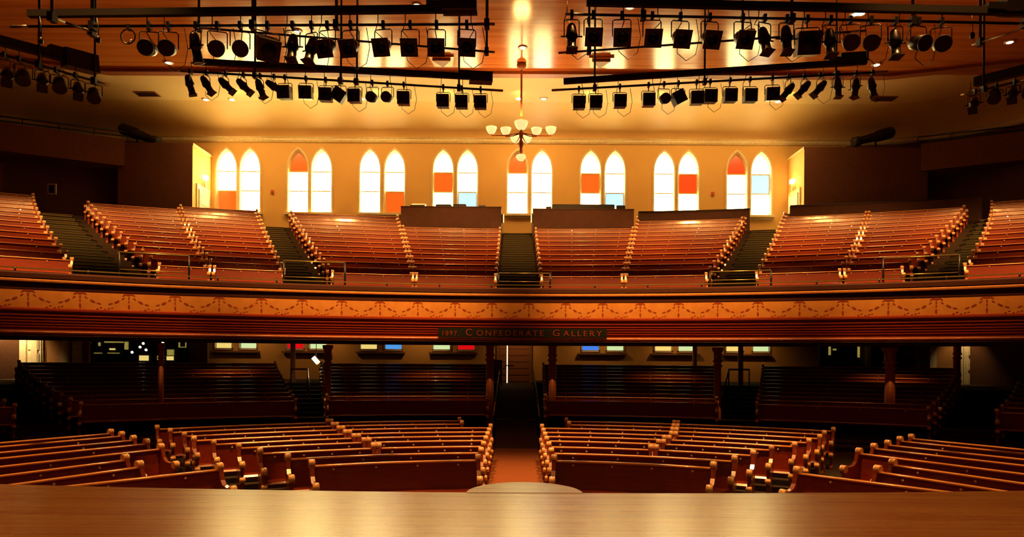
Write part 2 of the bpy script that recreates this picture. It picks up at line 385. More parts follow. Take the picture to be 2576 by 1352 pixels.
# lower central doors
dr = MB(); dr.box((DX0 - .06, BW - .03, 3.2), (.12, .14, 3.6)).box((DX1 + .06, BW - .03, 3.2), (.12, .14, 3.6))
dr.box(((DX0 + DX1) / 2, BW + .2, 3.2), (2.2, .04, 3.7), m=1)
root = struct(dr.build('door_1', [M['dim'], M['slit']]))
for a, b in ((DX0 + .0, DX0 + .44), (DX0 + .50, DX1 - .0)):
    lf = MB(); lf.box(((a + b) / 2, BW + .06, 3.1), (b - a, .05, 3.5))
    for k in range(9): lf.box(((a + b) / 2, BW + .025, 1.6 + k * .36), (b - a - .12, .03, .26))
    lf.build('door_leaf', M['doorwood'], root)
MB().box((DX0 + .58, BW + 0.01, 2.35), (.5, .05, .05)).build('push_bar', M['black'], root)

# ------------------------------------------------------------------ floors
mb = MB(); mb.poly([(-29, 5, 0), (27, 5, 0), (27, 21.5, 0), (-29, 21.5, 0)]); mb.poly([(-29, 21.5, 0), (27, 21.5, 0), (27, 38, 0), (-29, 38, 0)])
struct(mb.build('floor', M['carpet']))
rampp = [(9.5, 0.012), (20.5, 0.012), (24, 0.18), (28, 0.48), (33, 0.98), (BW, 1.38)]
mb = MB(); mb2 = MB()
for (a, za), (b, zb) in zip(rampp[:-1], rampp[1:]):
    wa = 0.56 + 0.42 * max(0, (a - 16)) / 21.5; wb = 0.56 + 0.42 * max(0, (b - 16)) / 21.5
    (mb if a < 20 else mb2).poly([(-wa, a, za), (wa, a, za), (wb, b, zb), (-wb, b, zb)])
struct(mb.build('floor_aisle', M['carpetaisle'])); struct(mb2.build('floor_ramp', M['carpet']))

def tiers(fn, zf, n, xa, xb, yback, first=None, seg=36, zbase=None):
    mb = MB(); xs = [xa + (xb - xa) * i / seg for i in range(seg + 1)]
    for r in range(n):
        z = zf(r); zp = zf(r - 1) if r else (zbase if zbase is not None else z - 0.3)
        for a, b in zip(xs[:-1], xs[1:]):
            fa = first(a) if (r == 0 and first) else min(fn(r, a) - .62, yback); fb = first(b) if (r == 0 and first) else min(fn(r, b) - .62, yback)
            ba = yback if r == n - 1 else min(fn(r + 1, a) - .62, yback); bb = yback if r == n - 1 else min(fn(r + 1, b) - .62, yback)
            mb.poly([(a, fa, z), (b, fb, z), (b, bb, z), (a, ba, z)])
            mb.poly([(a, fa, zp), (b, fb, zp), (b, fb, z), (a, fa, z)])
    return mb
NG = 14
mb = tiers(gal_line, gal_z, NG, -25, 24, BW - 0.01, first=lambda X: fas_y(X) + 0.15, zbase=4.6)
struct(mb.build('floor_gallery', M['carpet']))
for a, b, nm in ((-26, -1.02, 'floor_rear_left'), (1.02, 24, 'floor_rear_right')):
    mb = tiers(und_line, und_z, 13, a, b, BW - 0.01, zbase=0)
    mb.poly([(a if a > -2 else b, und_line(0, 1) - .62, 0), (a if a > -2 else b, BW, 0), (a if a > -2 else b, BW, 1.6), (a if a > -2 else b, 28, .6)])
    struct(mb.build(nm, M['carpet']))
# gallery underside
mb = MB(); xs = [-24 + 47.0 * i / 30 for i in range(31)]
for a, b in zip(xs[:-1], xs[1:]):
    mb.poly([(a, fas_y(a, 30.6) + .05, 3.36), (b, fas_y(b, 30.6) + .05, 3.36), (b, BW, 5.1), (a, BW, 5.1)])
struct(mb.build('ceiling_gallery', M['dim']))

# gallery aisle stairs with metal nosings
def lerp(a, b, t): return a + (b - a) * t
AISLES = [('center', (-.74, -.79), (.84, .79)), ('inner_left', (-8.55, -13.25), (-7.1, -11.85)), ('inner_right', (7.25, 11.85), (8.75, 13.55)),
          ('outer_left', (-14.8, -22.5), (-12.7, -20.8)), ('outer_right', (13.5, 21.4), (14.8, 22.1))]
for nm, L_, R_ in AISLES:
    mb = MB()
    for i in range(NG):
        for h in (0, 1):
            ii = i + 0.5 * h; x0 = lerp(L_[0], L_[1], ii / 13.) + .05; x1 = lerp(R_[0], R_[1], ii / 13.) - .05
            if h and i == NG - 1: continue
            off = -.62 + 0.38 * h
            zz = gal_z(i) + .165 * h + .012; zb = zz - 0.18
            y0, y1 = gal_line(i, x0) + off - .006, gal_line(i, x1) + off - .006
            dep = 0.42
            mb.prism([(x0, y0, zb), (x1, y1, zb), (x1, y1 + dep, zb), (x0, y0 + dep, zb)], (0, 0, zz - zb), 0)
            mb.prism([(x0, y0 - .012, zz - .014), (x1, y1 - .012, zz - .014), (x1, y1 + .03, zz - .014), (x0, y0 + .03, zz - .014)], (0, 0, .018), 1)
    struct(mb.build('floor_stairs_' + nm, [M['tread'], M['nosing']]))

# ------------------------------------------------------------------ pews
END = [(-.50, 0), (.06, 0), (.07, .45), (.13, .84), (.17, .92), (.15, .99), (.08, 1.01), (.03, .97), (0.0, .88), (-.05, .76), (-.13, .69), (-.30, .67),
       (-.38, .70), (-.45, .70), (-.50, .65), (-.50, .58), (-.45, .53), (-.44, .46), (-.50, .42), (-.54, .36), (-.52, .30), (-.47, .26), (-.46, .12), (-.50, .05)]
BACK = [(-.01, .30), (.02, .30), (.115, .885), (.085, .885)]
SEAT = [(-.50, .42), (-.46, .455), (.0, .425), (.0, .395), (-.44, .40), (-.47, .37)]
CAP = [(.06, .89), (.052, .905), (.062, .922), (.10, .928), (.135, .92), (.135, .89)]
def make_pew(path, z, label, group, front=False, plates=4, name='pew'):
    """path: [((x,y),(nx,ny))...]; n points away from the stage"""
    mid = path[len(path) // 2][0]; org = (mid[0], mid[1], z)
    root = thing(name, org, label, 'pew', group)
    bk = MB().sweep(path, [(-.01, .10 if front else .34), (.03, .10 if front else .34), (.115, .89), (.085, .89)], z)
    # small brass seat plates set into the back
    P = [Vector(p[0]) for p in path]; tot = sum((b - a).length for a, b in zip(P[:-1], P[1:]))
    for q in range(plates):
        d = tot * (q + .5) / plates; i = 0
        while i < len(P) - 2 and d > (P[i + 1] - P[i]).length: d -= (P[i + 1] - P[i]).length; i += 1
        pt = P[i] + (P[i + 1] - P[i]).normalized() * d; nn = Vector(path[i][1]); rz = math.atan2(-nn.x, nn.y)
        c = pt + nn * .058
        bk.lathe([(0, -.008), (.016, -.006), (.021, .006)], (c.x, c.y, z + .845), 8, 1, axis=(-nn.x, -nn.y, .25))
    bk.build('backrest', [M['pew'], M['brass']], root, org)
    MB().sweep(path, SEAT, z).build('seat', M['pew'], root, org)
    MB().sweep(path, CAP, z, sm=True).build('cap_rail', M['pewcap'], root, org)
    for e, s in ((0, 1), (-1, -1)):
        p, nn = path[e]; t = Vector((nn[1], -nn[0], 0)); n3 = Vector((nn[0], nn[1], 0)); base = Vector((p[0], p[1], z))
        mb = MB(); off = t * (-.035)
        mb.prism([base + n3 * d + Vector((0, 0, zz)) + off for d, zz in END], t * .07)
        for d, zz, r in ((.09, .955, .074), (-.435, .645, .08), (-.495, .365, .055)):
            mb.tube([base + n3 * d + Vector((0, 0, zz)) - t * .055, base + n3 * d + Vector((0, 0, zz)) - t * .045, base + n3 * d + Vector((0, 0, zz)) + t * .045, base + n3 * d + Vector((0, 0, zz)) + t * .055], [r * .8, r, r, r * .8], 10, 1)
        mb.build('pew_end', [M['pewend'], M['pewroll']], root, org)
    return root

G = 0.07
# gallery blocks
GBL = [('outermost left block', (-19.6, -28), (-14.85, -22.6), 0, 14), ('block right of the outer left aisle', (-12.65, -20.8), (-11.0, -16.9), 1, 13),
       ('block left of the inner left aisle', (-11.0, -16.9), (-8.6, -13.3), 0, 14), ('block right of the inner left aisle', (-7.05, -11.8), (-3.95, -6.3), 0, 14),
       ('block under the left sound booth', (-3.95, -6.3), (-.78, -.83), 0, 11), ('block under the right sound booth', (.88, .83), (4.1, 6.3), 0, 11),
       ('block left of the inner right aisle', (4.1, 6.3), (7.2, 11.8), 0, 14), ('block right of the inner right aisle', (8.8, 13.6), (11.6, 17.4), 0, 14),
       ('block left of the outer right aisle', (11.6, 17.4), (13.4, 21.4), 1, 13), ('outermost right block', (14.9, 22.2), (19.6, 28), 0, 14)]
GBL = [(n, a, b, 0, N_) for n, a, b, _, N_ in GBL]
for bn, A, B, r0, r1 in GBL:
    for i in range(r0, min(r1, NG)):
        x0 = lerp(A[0], A[1], i / 13.) + G; x1 = lerp(B[0], B[1], i / 13.) - G
        lim = 24.2
        x0 = max(x0, -lim); x1 = min(x1, lim)
        if x1 - x0 < .8: continue
        path = curve_path(lambda X, i=i: gal_line(i, X), x0, x1, 6)
        make_pew(path, gal_z(i), 'curved red-brown gallery pew, %s row above rail, %s' % (ORD[i], bn), 'gallery pews, ' + bn, plates=4)

# main floor blocks
RR = [12.05, 13.0, 13.95, 14.95, 15.8, 16.7, 17.7, 18.7, 19.7]
def main_line(i, X): R = RR[i] - 4.2; return 4.2 + math.sqrt(max(R * R - X * X, .01))
LX = [-3.45, -4.1, -4.85, -5.56, -6.3, -7.0, -7.6, -8.3, -9.0]; RX = [3.35, 3.95, 4.55, 5.2, 5.9, 6.5, 7.1, 7.6, 8.2]
LD = [None, None, -2.8, -3.2, -3.6, -4.0, -4.4, -4.8, -5.2]; RD = [None, None, 2.75, 3.1, 3.4, 3.75, 4.0, 4.25, 4.5]
for i in range(9):
    il = -.62 if i < 7 else (-1.45 if i == 7 else -1.6); ir = .62 if i < 7 else 1.4
    for nm, a, b, d in (('left', LX[i], il, LD[i]), ('right', ir, RX[i], RD[i])):
        segs = [(a, b, '')] if d is None else ([(a, d, 'outer half'), (d, b, 'aisle half')] if nm == 'left' else [(a, d, 'aisle half'), (d, b, 'outer half')])
        for s0, s1, part in segs:
            path = curve_path(lambda X, i=i: main_line(i, X), s0 + .05, s1 - .05, 6)
            make_pew(path, 0, 'wooden pew in the %s row from the stage, %s of centre aisle%s' % (ORD[i], nm, ', ' + part if part else ''), 'main floor pews ' + nm + ' of the centre aisle', front=(i == 0), plates=4)
# angled side blocks: inner end point, direction outward, length
SIDE = [((-9.5, 15.9), (-.55, -.83), 5.0), ((-8.95, 15.4), (-.56, -.83), 5.5), ((-8.26, 14.65), (-.57, -.82), 6.0), ((-7.65, 14.06), (-.56, -.83), 6.2),
        ((-6.95, 13.3), (-.54, -.84), 3.9), ((-6.8, 11.84), (-.50, -.86), 2.7), ((-6.14, 11.1), (-.5, -.866), 2.6), ((-4.75, 10.9), (-.70, -.71), 3.2)]
def straight(p, d, L):
    d = Vector(d).normalized(); n = 3; out = []
    nn = Vector((d.y, -d.x))
    if nn.y < 0: nn = -nn
    return [((p[0] + d.x * L * t / n, p[1] + d.y * L * t / n), (nn.x, nn.y)) for t in range(n + 1)]
for sg, nm, dx in ((-1, 'left', 0.0), (1, 'right', -0.25)):
    for i, (p, d, L) in enumerate(SIDE):
        pp = (p[0] * (-sg) + dx, p[1]); dd = (d[0] * (-sg), d[1])
        pth = straight(pp, dd, L)
        if sg < 0: pth = pth[::-1]
        make_pew(pth, 0, 'angled wooden pew at the %s side of the main floor, %s from the back' % (nm, ORD[i]), 'angled side pews, ' + nm, plates=3)
        if i in (4, 5, 6):
            q = (pp[0] + Vector(dd).normalized().x * (L + .12), pp[1] + Vector(dd).normalized().y * (L + .12)); pth = straight(q, dd, 3.0)
            if sg < 0: pth = pth[::-1]
            make_pew(pth, 0, 'outer length of the angled wooden pew row %s from the back, %s side' % (ORD[i], nm), 'angled side pews, ' + nm, plates=2)

# rear stalls beneath the gallery
UBL = [('block left of the rear centre aisle', (-6.2, -9.5), (-.95, -1.25), 13), ('block right of the rear centre aisle', (.95, 1.25), (6.6, 9.7), 13),
       ('block beyond the left handrail', (-12.2, -21.0), (-6.9, -11.4), 13), ('block beyond the right handrail', (7.6, 11.6), (11.9, 19.2), 13),
       ('far left block', (-18.5, -24.0), (-13.4, -22.6), 9), ('far right block', (13.2, 21.0), (18.5, 23.5), 9)]
for bn, A, B, N_ in UBL:
    for k in range(2, N_):
        x0 = lerp(A[0], A[1], k / 12.) + G; x1 = lerp(B[0], B[1], k / 12.) - G
        if x1 - x0 < .8: continue
        path = curve_path(lambda X, k=k: und_line(k, X), x0, x1, 6)
        make_pew(path, und_z(k), 'dark pew beneath the gallery, %s row, %s' % (ORD[k - 2], bn), 'pews beneath the gallery, ' + bn, plates=4)

# ------------------------------------------------------------------ stage
def stage_y(X): return 7.78 + .0085 * X * X
mb = MB(); xs = [-16 + i for i in range(33)]
for a, b in zip(xs[:-1], xs[1:]):
    mb.poly([(a, -6, 1.2), (b, -6, 1.2), (b, stage_y(b), 1.2), (a, stage_y(a), 1.2)])
    mb.poly([(a, stage_y(a), 0), (b, stage_y(b), 0), (b, stage_y(b), 1.2), (a, stage_y(a), 1.2)][::-1])
pts = [(0.1 + .67 * math.cos(PI * i / 24), stage_y(0) - .02 + .67 * math.sin(PI * i / 24)) for i in range(25)]
mb.prism([(x, y, 0.02) for x, y in pts], (0, 0, 1.185))
struct(mb.build('floor_stage', M['stage']))

# ------------------------------------------------------------------ gallery front
def apath(R=30.8, a=.74, n=72, cy=-5.8):
    out = []
    for i in range(n + 1):
        t = -a + 2 * a * i / n; out.append(((R * math.sin(t), cy + R * math.cos(t)), (math.sin(t), math.cos(t))))
    return out
ap = apath()
H = EYE
front = struct(MB().sweep(ap, [(.02, .47), (.22, .47), (.22, 2.52), (.02, 2.52), (.02, 1.5), (.10, 1.46), (.06, .8)], H).build('wall_gallery_front', M['redwood']))
MB().sweep(ap, [(-.15, 2.40), (.20, 2.40), (.20, 2.60), (-.08, 2.60), (-.15, 2.54)], H).build('cap_rail', M['darkwood'], front)
MB().sweep(ap, [(.0, 2.27), (-.09, 2.27), (-.15, 2.29), (-.16, 2.34), (-.13, 2.37), (-.05, 2.40), (.04, 2.4), (.04, 2.27)], H, sm=False).build('bead_molding', [M['bead']], front)
MB().sweep(ap, [(-.06, 2.07), (.03, 2.07), (.03, 2.28), (-.07, 2.28)], H).build('dark_band', M['darkwood'], front)
MB().sweep(ap, [(.012, 1.49), (-.045, 2.08), (.03, 2.08), (.08, 1.49)], H).build('frieze', M['frieze'], front)
# painted garlands: flat leaves on the sloping frieze
gb = MB()
def fr_pt(s, z):
    t = s / 30.8; d = .012 - (z - 1.49) / .59 * .057 - .006; r = 30.8 + d
    return (r * math.sin(t), -5.8 + r * math.cos(t), H + z)
def leaf(s, z, l, w_, a):
    ps = []
    for i in range(8):
        q = 2 * PI * i / 8; u = l * math.cos(q); v = w_ * math.sin(q); ps.append(fr_pt(s + u * math.cos(a) - v * math.sin(a), z + u * math.sin(a) + v * math.cos(a)))
    gb.poly(ps)
PER = 1.36
for k in range(-15, 16):
    s0 = (k + .32) * PER
    for dz, l, w_ in ((.52, .10, .045), (.40, .05, .028), (.28, .05, .022), (.11, .085, .032)): leaf(s0, 1.49 + dz, l if dz > .5 else w_, w_ if dz > .5 else l, 0)
    for sg in (-1, 1): leaf(s0 + sg * .13, 1.99, .07, .022, -sg * .7)
    for j, u in enumerate((.12, .25, .38, .62, .75, .88)):
        zz = 2.03 - .36 * math.sin(PI * u) ** .8; sl = -.36 * PI * math.cos(PI * u) / PER
        big = .085 if j in (1, 4) else (.07 if j in (2, 3) else .055)
        leaf(s0 + u * PER, zz, big, .035 if j in (1, 4) else .022, math.atan(sl))
    for u in (.35, .42, .5, .58, .65): leaf(s0 + u * PER, 1.53 + .03 * math.cos(u * 30), .04, .016, .3)
gb.build('garland', M['garland'], front)
MB().sweep(ap, [(-.02, 1.36), (-.05, 1.40), (-.05, 1.46), (.06, 1.50), (.1, 1.36)], H).build('molding', M['redwood'], front)
for z in (1.27, 1.16, 1.07, .98, .90): MB().sweep(ap, [(.05, z - .03), (.0, z - .02), (.0, z + .015), (.05, z + .02)], H).build('molding', M['redwood'], front)
MB().sweep(ap, [(.04, .655), (-.04, .655), (-.11, .69), (-.12, .72), (-.07, .76), (.04, .80)], H, sm=True).build('bead_molding', M['beadred'], front)
MB().sweep(ap, [(.02, .47), (-.02, .50), (-.02, .655), (.02, .655)], H).build('base_molding', M['darkwood'], front)

# sign board
sg_ = thing('gallery_sign', (0.2, 24.86, H + .62), 'long dark board lettered CONFEDERATE GALLERY hung on the gallery front', 'sign')
o_ = (0.2, 24.86, H + .62)
sb = MB(); n_ = 14; L_ = 3.08
path = [((0.2 - L_ + 2 * L_ * i / n_, fas_y(0.2 - L_ + 2 * L_ * i / n_, 30.67)), (0, 1)) for i in range(n_ + 1)]
sb.sweep(path, [(-.05, .76), (.02, .76), (.02, 1.10), (-.05, 1.10)], H); sb.build('board', M['sign'], sg_, o_)
def text(s, size, loc, mt, parent, name='lettering', space=1.0, ext=.006, wid=1.0):
    c = bpy.data.curves.new(name, 'FONT'); c.body = s; c.size = size; c.extrude = ext; c.align_x = 'CENTER'; c.space_character = space
    o = bpy.data.objects.new(name, c); COL.objects.link(o); o.data.materials.append(mt); o.parent = parent
    o.location = (0, 0, 0); bpy.context.view_layer.update()
    me = bpy.data.meshes.new_from_object(o.evaluated_get(bpy.context.evaluated_depsgraph_get())); bpy.data.objects.remove(o)
    o = bpy.data.objects.new(name, me); COL.objects.link(o); o.parent = parent
    xs = [v.co.x for v in me.vertices]; m_ = (max(xs) + min(xs)) / 2; k_ = wid / (max(xs) - min(xs)); X0 = 0.2 + loc[0]
    for v in me.vertices:
        v.co.x = (v.co.x - m_) * k_; v.co.z -= fas_y(X0 + v.co.x, 30.67) - fas_y(X0, 30.67)
    if not me.materials: me.materials.append(mt)
    o.location = loc; o.rotation_euler = (PI / 2, 0, 0); return o
wds = [('1897.', .25, -2.62, .6), ('C', .36, -1.96, .22), ('ONFEDERATE', .29, -.45, 2.45), ('G', .34, 1.24, .24), ('ALLERY', .29, 2.2, 1.4)]
for s, sz, x, sp in wds:
    X = 0.2 + x; text(s, sz, (x, fas_y(X, 30.67) - .06 - 24.86, .82 - .62), M['signtext'], sg_, space=1.35, wid=sp)

# rail along the gallery front, its short posts, and the taller guards at the aisles
rr = thing('front_rail', (0, 24.9, H + 2.58), 'thin dark metal rail running along the top of the gallery front', 'railing')
o_ = (0, 24.9, H + 2.58)
MB().sweep(apath(30.9), [(-.02, 2.70), (.02, 2.70), (.02, 2.74), (-.02, 2.74)], H).build('rail', M['nosing'], rr, o_)
for k in range(-9, 10):
    if k % 3 == 0: continue
for k in range(-12, 13):
    t = (k + .5) * .062; x, y = 30.9 * math.sin(t), -5.8 + 30.9 * math.cos(t)
    MB().tube([(x, y, H + 2.56), (x, y, H + 2.76)], .03).build('post', M['black'], rr, o_)
for nm, xa, xb, h in (('inner left aisle', -8.3, -6.25, 3.42), ('centre aisle', -.7, 1.22, 3.16), ('inner right aisle', 6.95, 8.95, 3.16), ('outer left aisle', -13.1, -11.2, 3.42), ('outer right aisle', 12.25, 14.2, 3.42)):
    ya, yb = fas_y(xa, 30.95), fas_y(xb, 30.95); o_ = ((xa + xb) / 2, (ya + yb) / 2, H + 2.58)
    g = thing('aisle_guard', o_, 'dark metal guard rail on the gallery front before the %s' % nm, 'railing', 'aisle guards')
    MB().tube([(xa, ya, H + h), (xb, yb, H + h)], .026).build('top_rail', M['nosing'], g, o_)
    MB().tube([(xa, ya, H + 2.85), (xb, yb, H + 2.85)], .018).build('mid_rail', M['nosing'], g, o_)
    for x, y in ((xa, ya), (xb, yb)): MB().tube([(x, y, H + 2.5), (x, y, H + h + .02)], .036).build('post', M['black'], g, o_)

# ------------------------------------------------------------------ sound booths + what stands on them
def booth(x0, x1, zt, nm, label):
    y = 34.45; z0 = gal_z(10) - .2; o_ = ((x0 + x1) / 2, y + 1, z0)
    b = thing('sound_booth', o_, label, 'booth')
    MB().box(((x0 + x1) / 2, y, (z0 + zt) / 2), (x1 - x0, .08, zt - z0)).build('front_panel', M['booth'], b, o_)
    for x in (x0 + .04, x1 - .04): MB().box((x, y + 1.35, (z0 + zt) / 2), (.08, 2.6, zt - z0)).build('side_panel', M['booth'], b, o_)
    MB().box(((x0 + x1) / 2, y + .32, zt - .10), (x1 - x0 - .18, .56, .05)).build('desk_top', M['black'], b, o_)
    MB().box(((x0 + x1) / 2, y, zt + .02), (x1 - x0 + .02, .12, .04)).build('ledge', M['darkwood'], b, o_)
    return b
booth(-5.95, -.83, H + 7.68, 'L', 'brown panelled sound booth left of the central gallery stairs')
booth(.78, 5.92, H + 7.60, 'R', 'brown panelled sound booth right of the central gallery stairs')
def gear(name, x0, x1, y, z0, z1, label, cat, slope=0.0, top=None, extra=None):
    o_ = ((x0 + x1) / 2, y, z0); g = thing(name, o_, label, cat); d = .5
    sec = [(x0, y, z0), (x0, y + d, z0), (x0, y + d, z1 + slope), (x0, y, z1)]
    MB().prism(sec, (x1 - x0, 0, 0)).build('housing', M['black'], g, o_)
    MB().prism([(x0 + .04, y + .04, z1 + .002), (x0 + .04, y + d - .04, z1 + slope * .9 + .004), (x0 + .04, y + d - .04, z1 + slope * .9 + .02), (x0 + .04, y + .04, z1 + .02)], (x1 - x0 - .08, 0, 0)).build('control_surface', top or M['pipe'], g, o_)
    if extra: extra(g, o_)
    return g
zl = H + 7.606; zr = H + 7.526
gear('script_stand', -5.5, -4.75, 34.55, zl, zl + .2, 'small sloping desk with a pale open sheet at the left end of left booth', 'desk', .18, M['white'])
gear('rack_unit', -4.2, -3.4, 34.55, zl, zl + .24, 'low dark equipment box in the middle of the left booth top', 'equipment')
gear('rack_unit', -3.3, -2.65, 34.6, zl, zl + .27, 'dark equipment box with bluish sheen on the left booth top', 'equipment')
gear('rack_unit', -2.0, -1.65, 34.6, zl, zl + .22, 'small box at the right end of left booth top', 'equipment', 0, M['white'])
gear('mixing_console', 1.75, 4.95, 34.55, zr, zr + .36, 'long black mixing console along the top of the right booth', 'mixing console', .1)
gear('rack_unit', 1.45, 1.72, 34.55, zr, zr + .24, 'small black box left of the long console on right booth', 'equipment')
gear('rack_unit', 5.05, 5.5, 34.55, zr, zr + .32, 'black monitor box right of the long console on right booth', 'equipment')
for x, z in ((-.72, 7.0), (.70, 7.0)):
    o_ = (x, 34.5, H + z); t = thing('aisle_sign', o_, 'small upright lit panel on the %s booth side at the stair head' % ('left' if x < 0 else 'right'), 'light', 'booth side lights')
    MB().box((x, 34.55, H + z + .15), (.06, .1, .42)).build('glow_panel', M['shade'], t, o_); MB().box((x + (-.09 if x < 0 else .07), 34.62, H + z + .15), (.12, .04, .46)).build('back_plate', M['black'], t, o_)

# dark parapets behind the last gallery rows at right
def parapet(x0, x1, za, zb, label, off=.35):
    path = curve_path(lambda X: gal_line(13, X) + off, x0, x1, 8); mid = path[4][0]; o_ = (mid[0], mid[1], gal_z(13)); p = thing('rear_parapet', o_, label, 'parapet')
    mb = MB(); n = len(path)
    for i in range(n - 1):
        (pa, na), (pb, nb) = path[i], path[i + 1]; z0, z1 = lerp(za, zb, i / (n - 1)), lerp(za, zb, (i + 1) / (n - 1)); g = gal_z(13)
        mb.prism([(pa[0], pa[1], g), (pb[0], pb[1], g), (pb[0], pb[1], H + z1), (pa[0], pa[1], H + z0)], (0, .08, 0))
    mb.build('panel', M['booth'], p, o_)
    mb = MB()
    for i in range(n - 1):
        (pa, na), (pb, nb) = path[i], path[i + 1]; z0, z1 = lerp(za, zb, i / (n - 1)), lerp(za, zb, (i + 1) / (n - 1))
        mb.prism([(pa[0], pa[1] - .03, H + z0), (pb[0], pb[1] - .03, H + z1), (pb[0], pb[1] - .03, H + z1 + .05), (pa[0], pa[1] - .03, H + z0 + .05)], (0, .14, 0))
    mb.build('cap_rail', M['black'], p, o_)
parapet(6.4, 12.0, 7.78, 7.78, 'dark parapet behind the block next to the inner right stairs', .0)
parapet(13.9, 21.9, 7.85, 7.75, 'long dark parapet behind the right hand gallery pews', .0)

# ------------------------------------------------------------------ vestibule boxes and side galleries of the upper level
for sg, xi, xo in ((-1, -17.0, -20.9), (1, 14.95, 21.4)):
    nm = 'left' if sg < 0 else 'right'; yf = 35.3; zb = 9.3; zt = H + 11.15
    mb = MB(); mb.poly([(xi, yf, zb), (xi, BW, zb), (xi, BW, zt), (xi, yf, zt)], 0)
    mb.poly([(xo, yf, zb), (xi, yf, zb), (xi, yf, zt), (xo, yf, zt)], 1); mb.poly([(xo, yf, zt), (xi, yf, zt), (xi, BW, zt), (xo, BW + .6, zt)], 1)
    mb.box((xi - sg * -.0, (yf + BW) / 2, zt - .06), (.08, BW - yf, .12), m=2)
    struct(mb.build('wall_box_' + nm, [M['plaster'], M['sidepanel'], M['trim']]))
    # door in the lit side
    dd = struct(MB().box((xi - sg * .02, 36.45, zb + 1.15), (.10, 1.5, 2.9)).build('door_%d' % (2 if sg < 0 else 3), M['trim']))
    MB().box((xi - sg * .09, 36.45, zb + 1.05), (.06, 1.18, 2.6)).build('door_leaf', M['white'], dd)
    for k in range(3): MB().box((xi - sg * .13, 36.45, zb + .4 + k * .72), (.03, .85, .5)).build('glass_panel', M['shade'], dd)
    l = thing('door_light', (xi - sg * .15, 36.5, zb + 2.95), 'small bright lamp over the pale door in the %s vestibule side' % nm, 'light')
    MB().box((xi - sg * .10, 36.5, zb + 2.85), (.10, .1, .5)).build('bracket', M['trim'], l, (xi - sg * .15, 36.5, zb + 2.95))
    MB().box((xi - sg * .15, 36.5, zb + 3.1), (.16, .3, .2)).build('lens', M['glassW'], l, (xi - sg * .15, 36.5, zb + 2.95))
    # upper band with recessed wall under it
    x1, y1, x2, y2 = xo + sg * -.4, 35.2, xo + sg * 6.2, 31.6
    d = Vector((x2 - x1, y2 - y1)).normalized(); nn = Vector((-d.y, d.x)); nn = nn if nn.y > 0 else -nn
    P_ = [((x1 + (x2 - x1) * i / 4, y1 + (y2 - y1) * i / 4), (nn.x, nn.y)) for i in range(5)]
    if sg > 0: pass
    band = MB().sweep(P_, [(0, H + 9.9), (1.4, H + 9.9), (1.4, H + 11.25), (.9, H + 11.35), (0, H + 11.3)])
    struct(band.build('wall_band_' + nm, M['sidepanel']))
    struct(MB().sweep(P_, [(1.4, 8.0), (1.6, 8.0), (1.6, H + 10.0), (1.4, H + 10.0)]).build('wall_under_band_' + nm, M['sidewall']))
    # cable rail on the band
    o_ = (x1, y1, H + 11.3); t = thing('cable_rail', o_, 'dark pipe rail with cables on top of the %s side band' % nm, 'railing')
    a_, b_ = Vector((x1, y1 + .3, H + 11.75)), Vector((x2, y2 + .3, H + 11.6))
    MB().tube([a_, b_], .035).build('rail', M['black'], t, o_)
    MB().tube([a_ + Vector((0, 0, -.22)), b_ + Vector((0, 0, -.22))], .035).build('rail', M['black'], t, o_)
    for k in range(6):
        p = a_.lerp(b_, k / 5); MB().tube([p, p - Vector((0, 0, .5))], .025).build('post', M['black'], t, o_)
    # open doorway panel low on the recessed wall
    k = .83; c = Vector((x1, y1)).lerp(Vector((x2, y2)), k) + nn * 1.3
    rz = math.atan2(d.y, d.x)
    dd = struct(MB().box((c.x, c.y, 11.0), (1.9, .08, 2.8), rz).build('door_%d' % (4 if sg < 0 else 5), M['sidepanel']))
    MB().box((c.x - nn.x * .08, c.y - nn.y * .08, 10.9), (1.6, .05, 2.4), rz).build('door_leaf', M['doorwood'], dd)
    # follow spot lying on the box
    xs_ = -20.0 if sg < 0 else 18.3
    o_ = (xs_, 35.9, zt); f = thing('follow_spot', o_, 'dark follow spot lamp resting on the %s vestibule roof' % nm, 'stage light')
    ax = Vector((-sg * .93, -.1, -.35)).normalized() if sg < 0 else Vector((-.96, -.1, -.28)).normalized(); st = Vector((xs_ - (1.1 if sg < 0 else -1.6), 35.9, zt + (.95 if sg < 0 else 1.0)))
    MB().lathe([(0, -.05), (.22, 0), (.3, .1), (.3, .9), (.24, 1.0), (.2, 1.9), (.26, 2.0), (.26, 2.3), (.18, 2.3)], st, 14, axis=ax).build('barrel', M['black'], f, o_)
    MB().tube([st + ax * 1.0, (st + ax * 1.0).xy.to_3d() + Vector((0, 0, zt))], .06).build('stand', M['black'], f, o_)
    MB().box(((st + ax * 1.0).x, 35.9, zt + .04), (.8, .6, .08)).build('base', M['black'], f, o_)
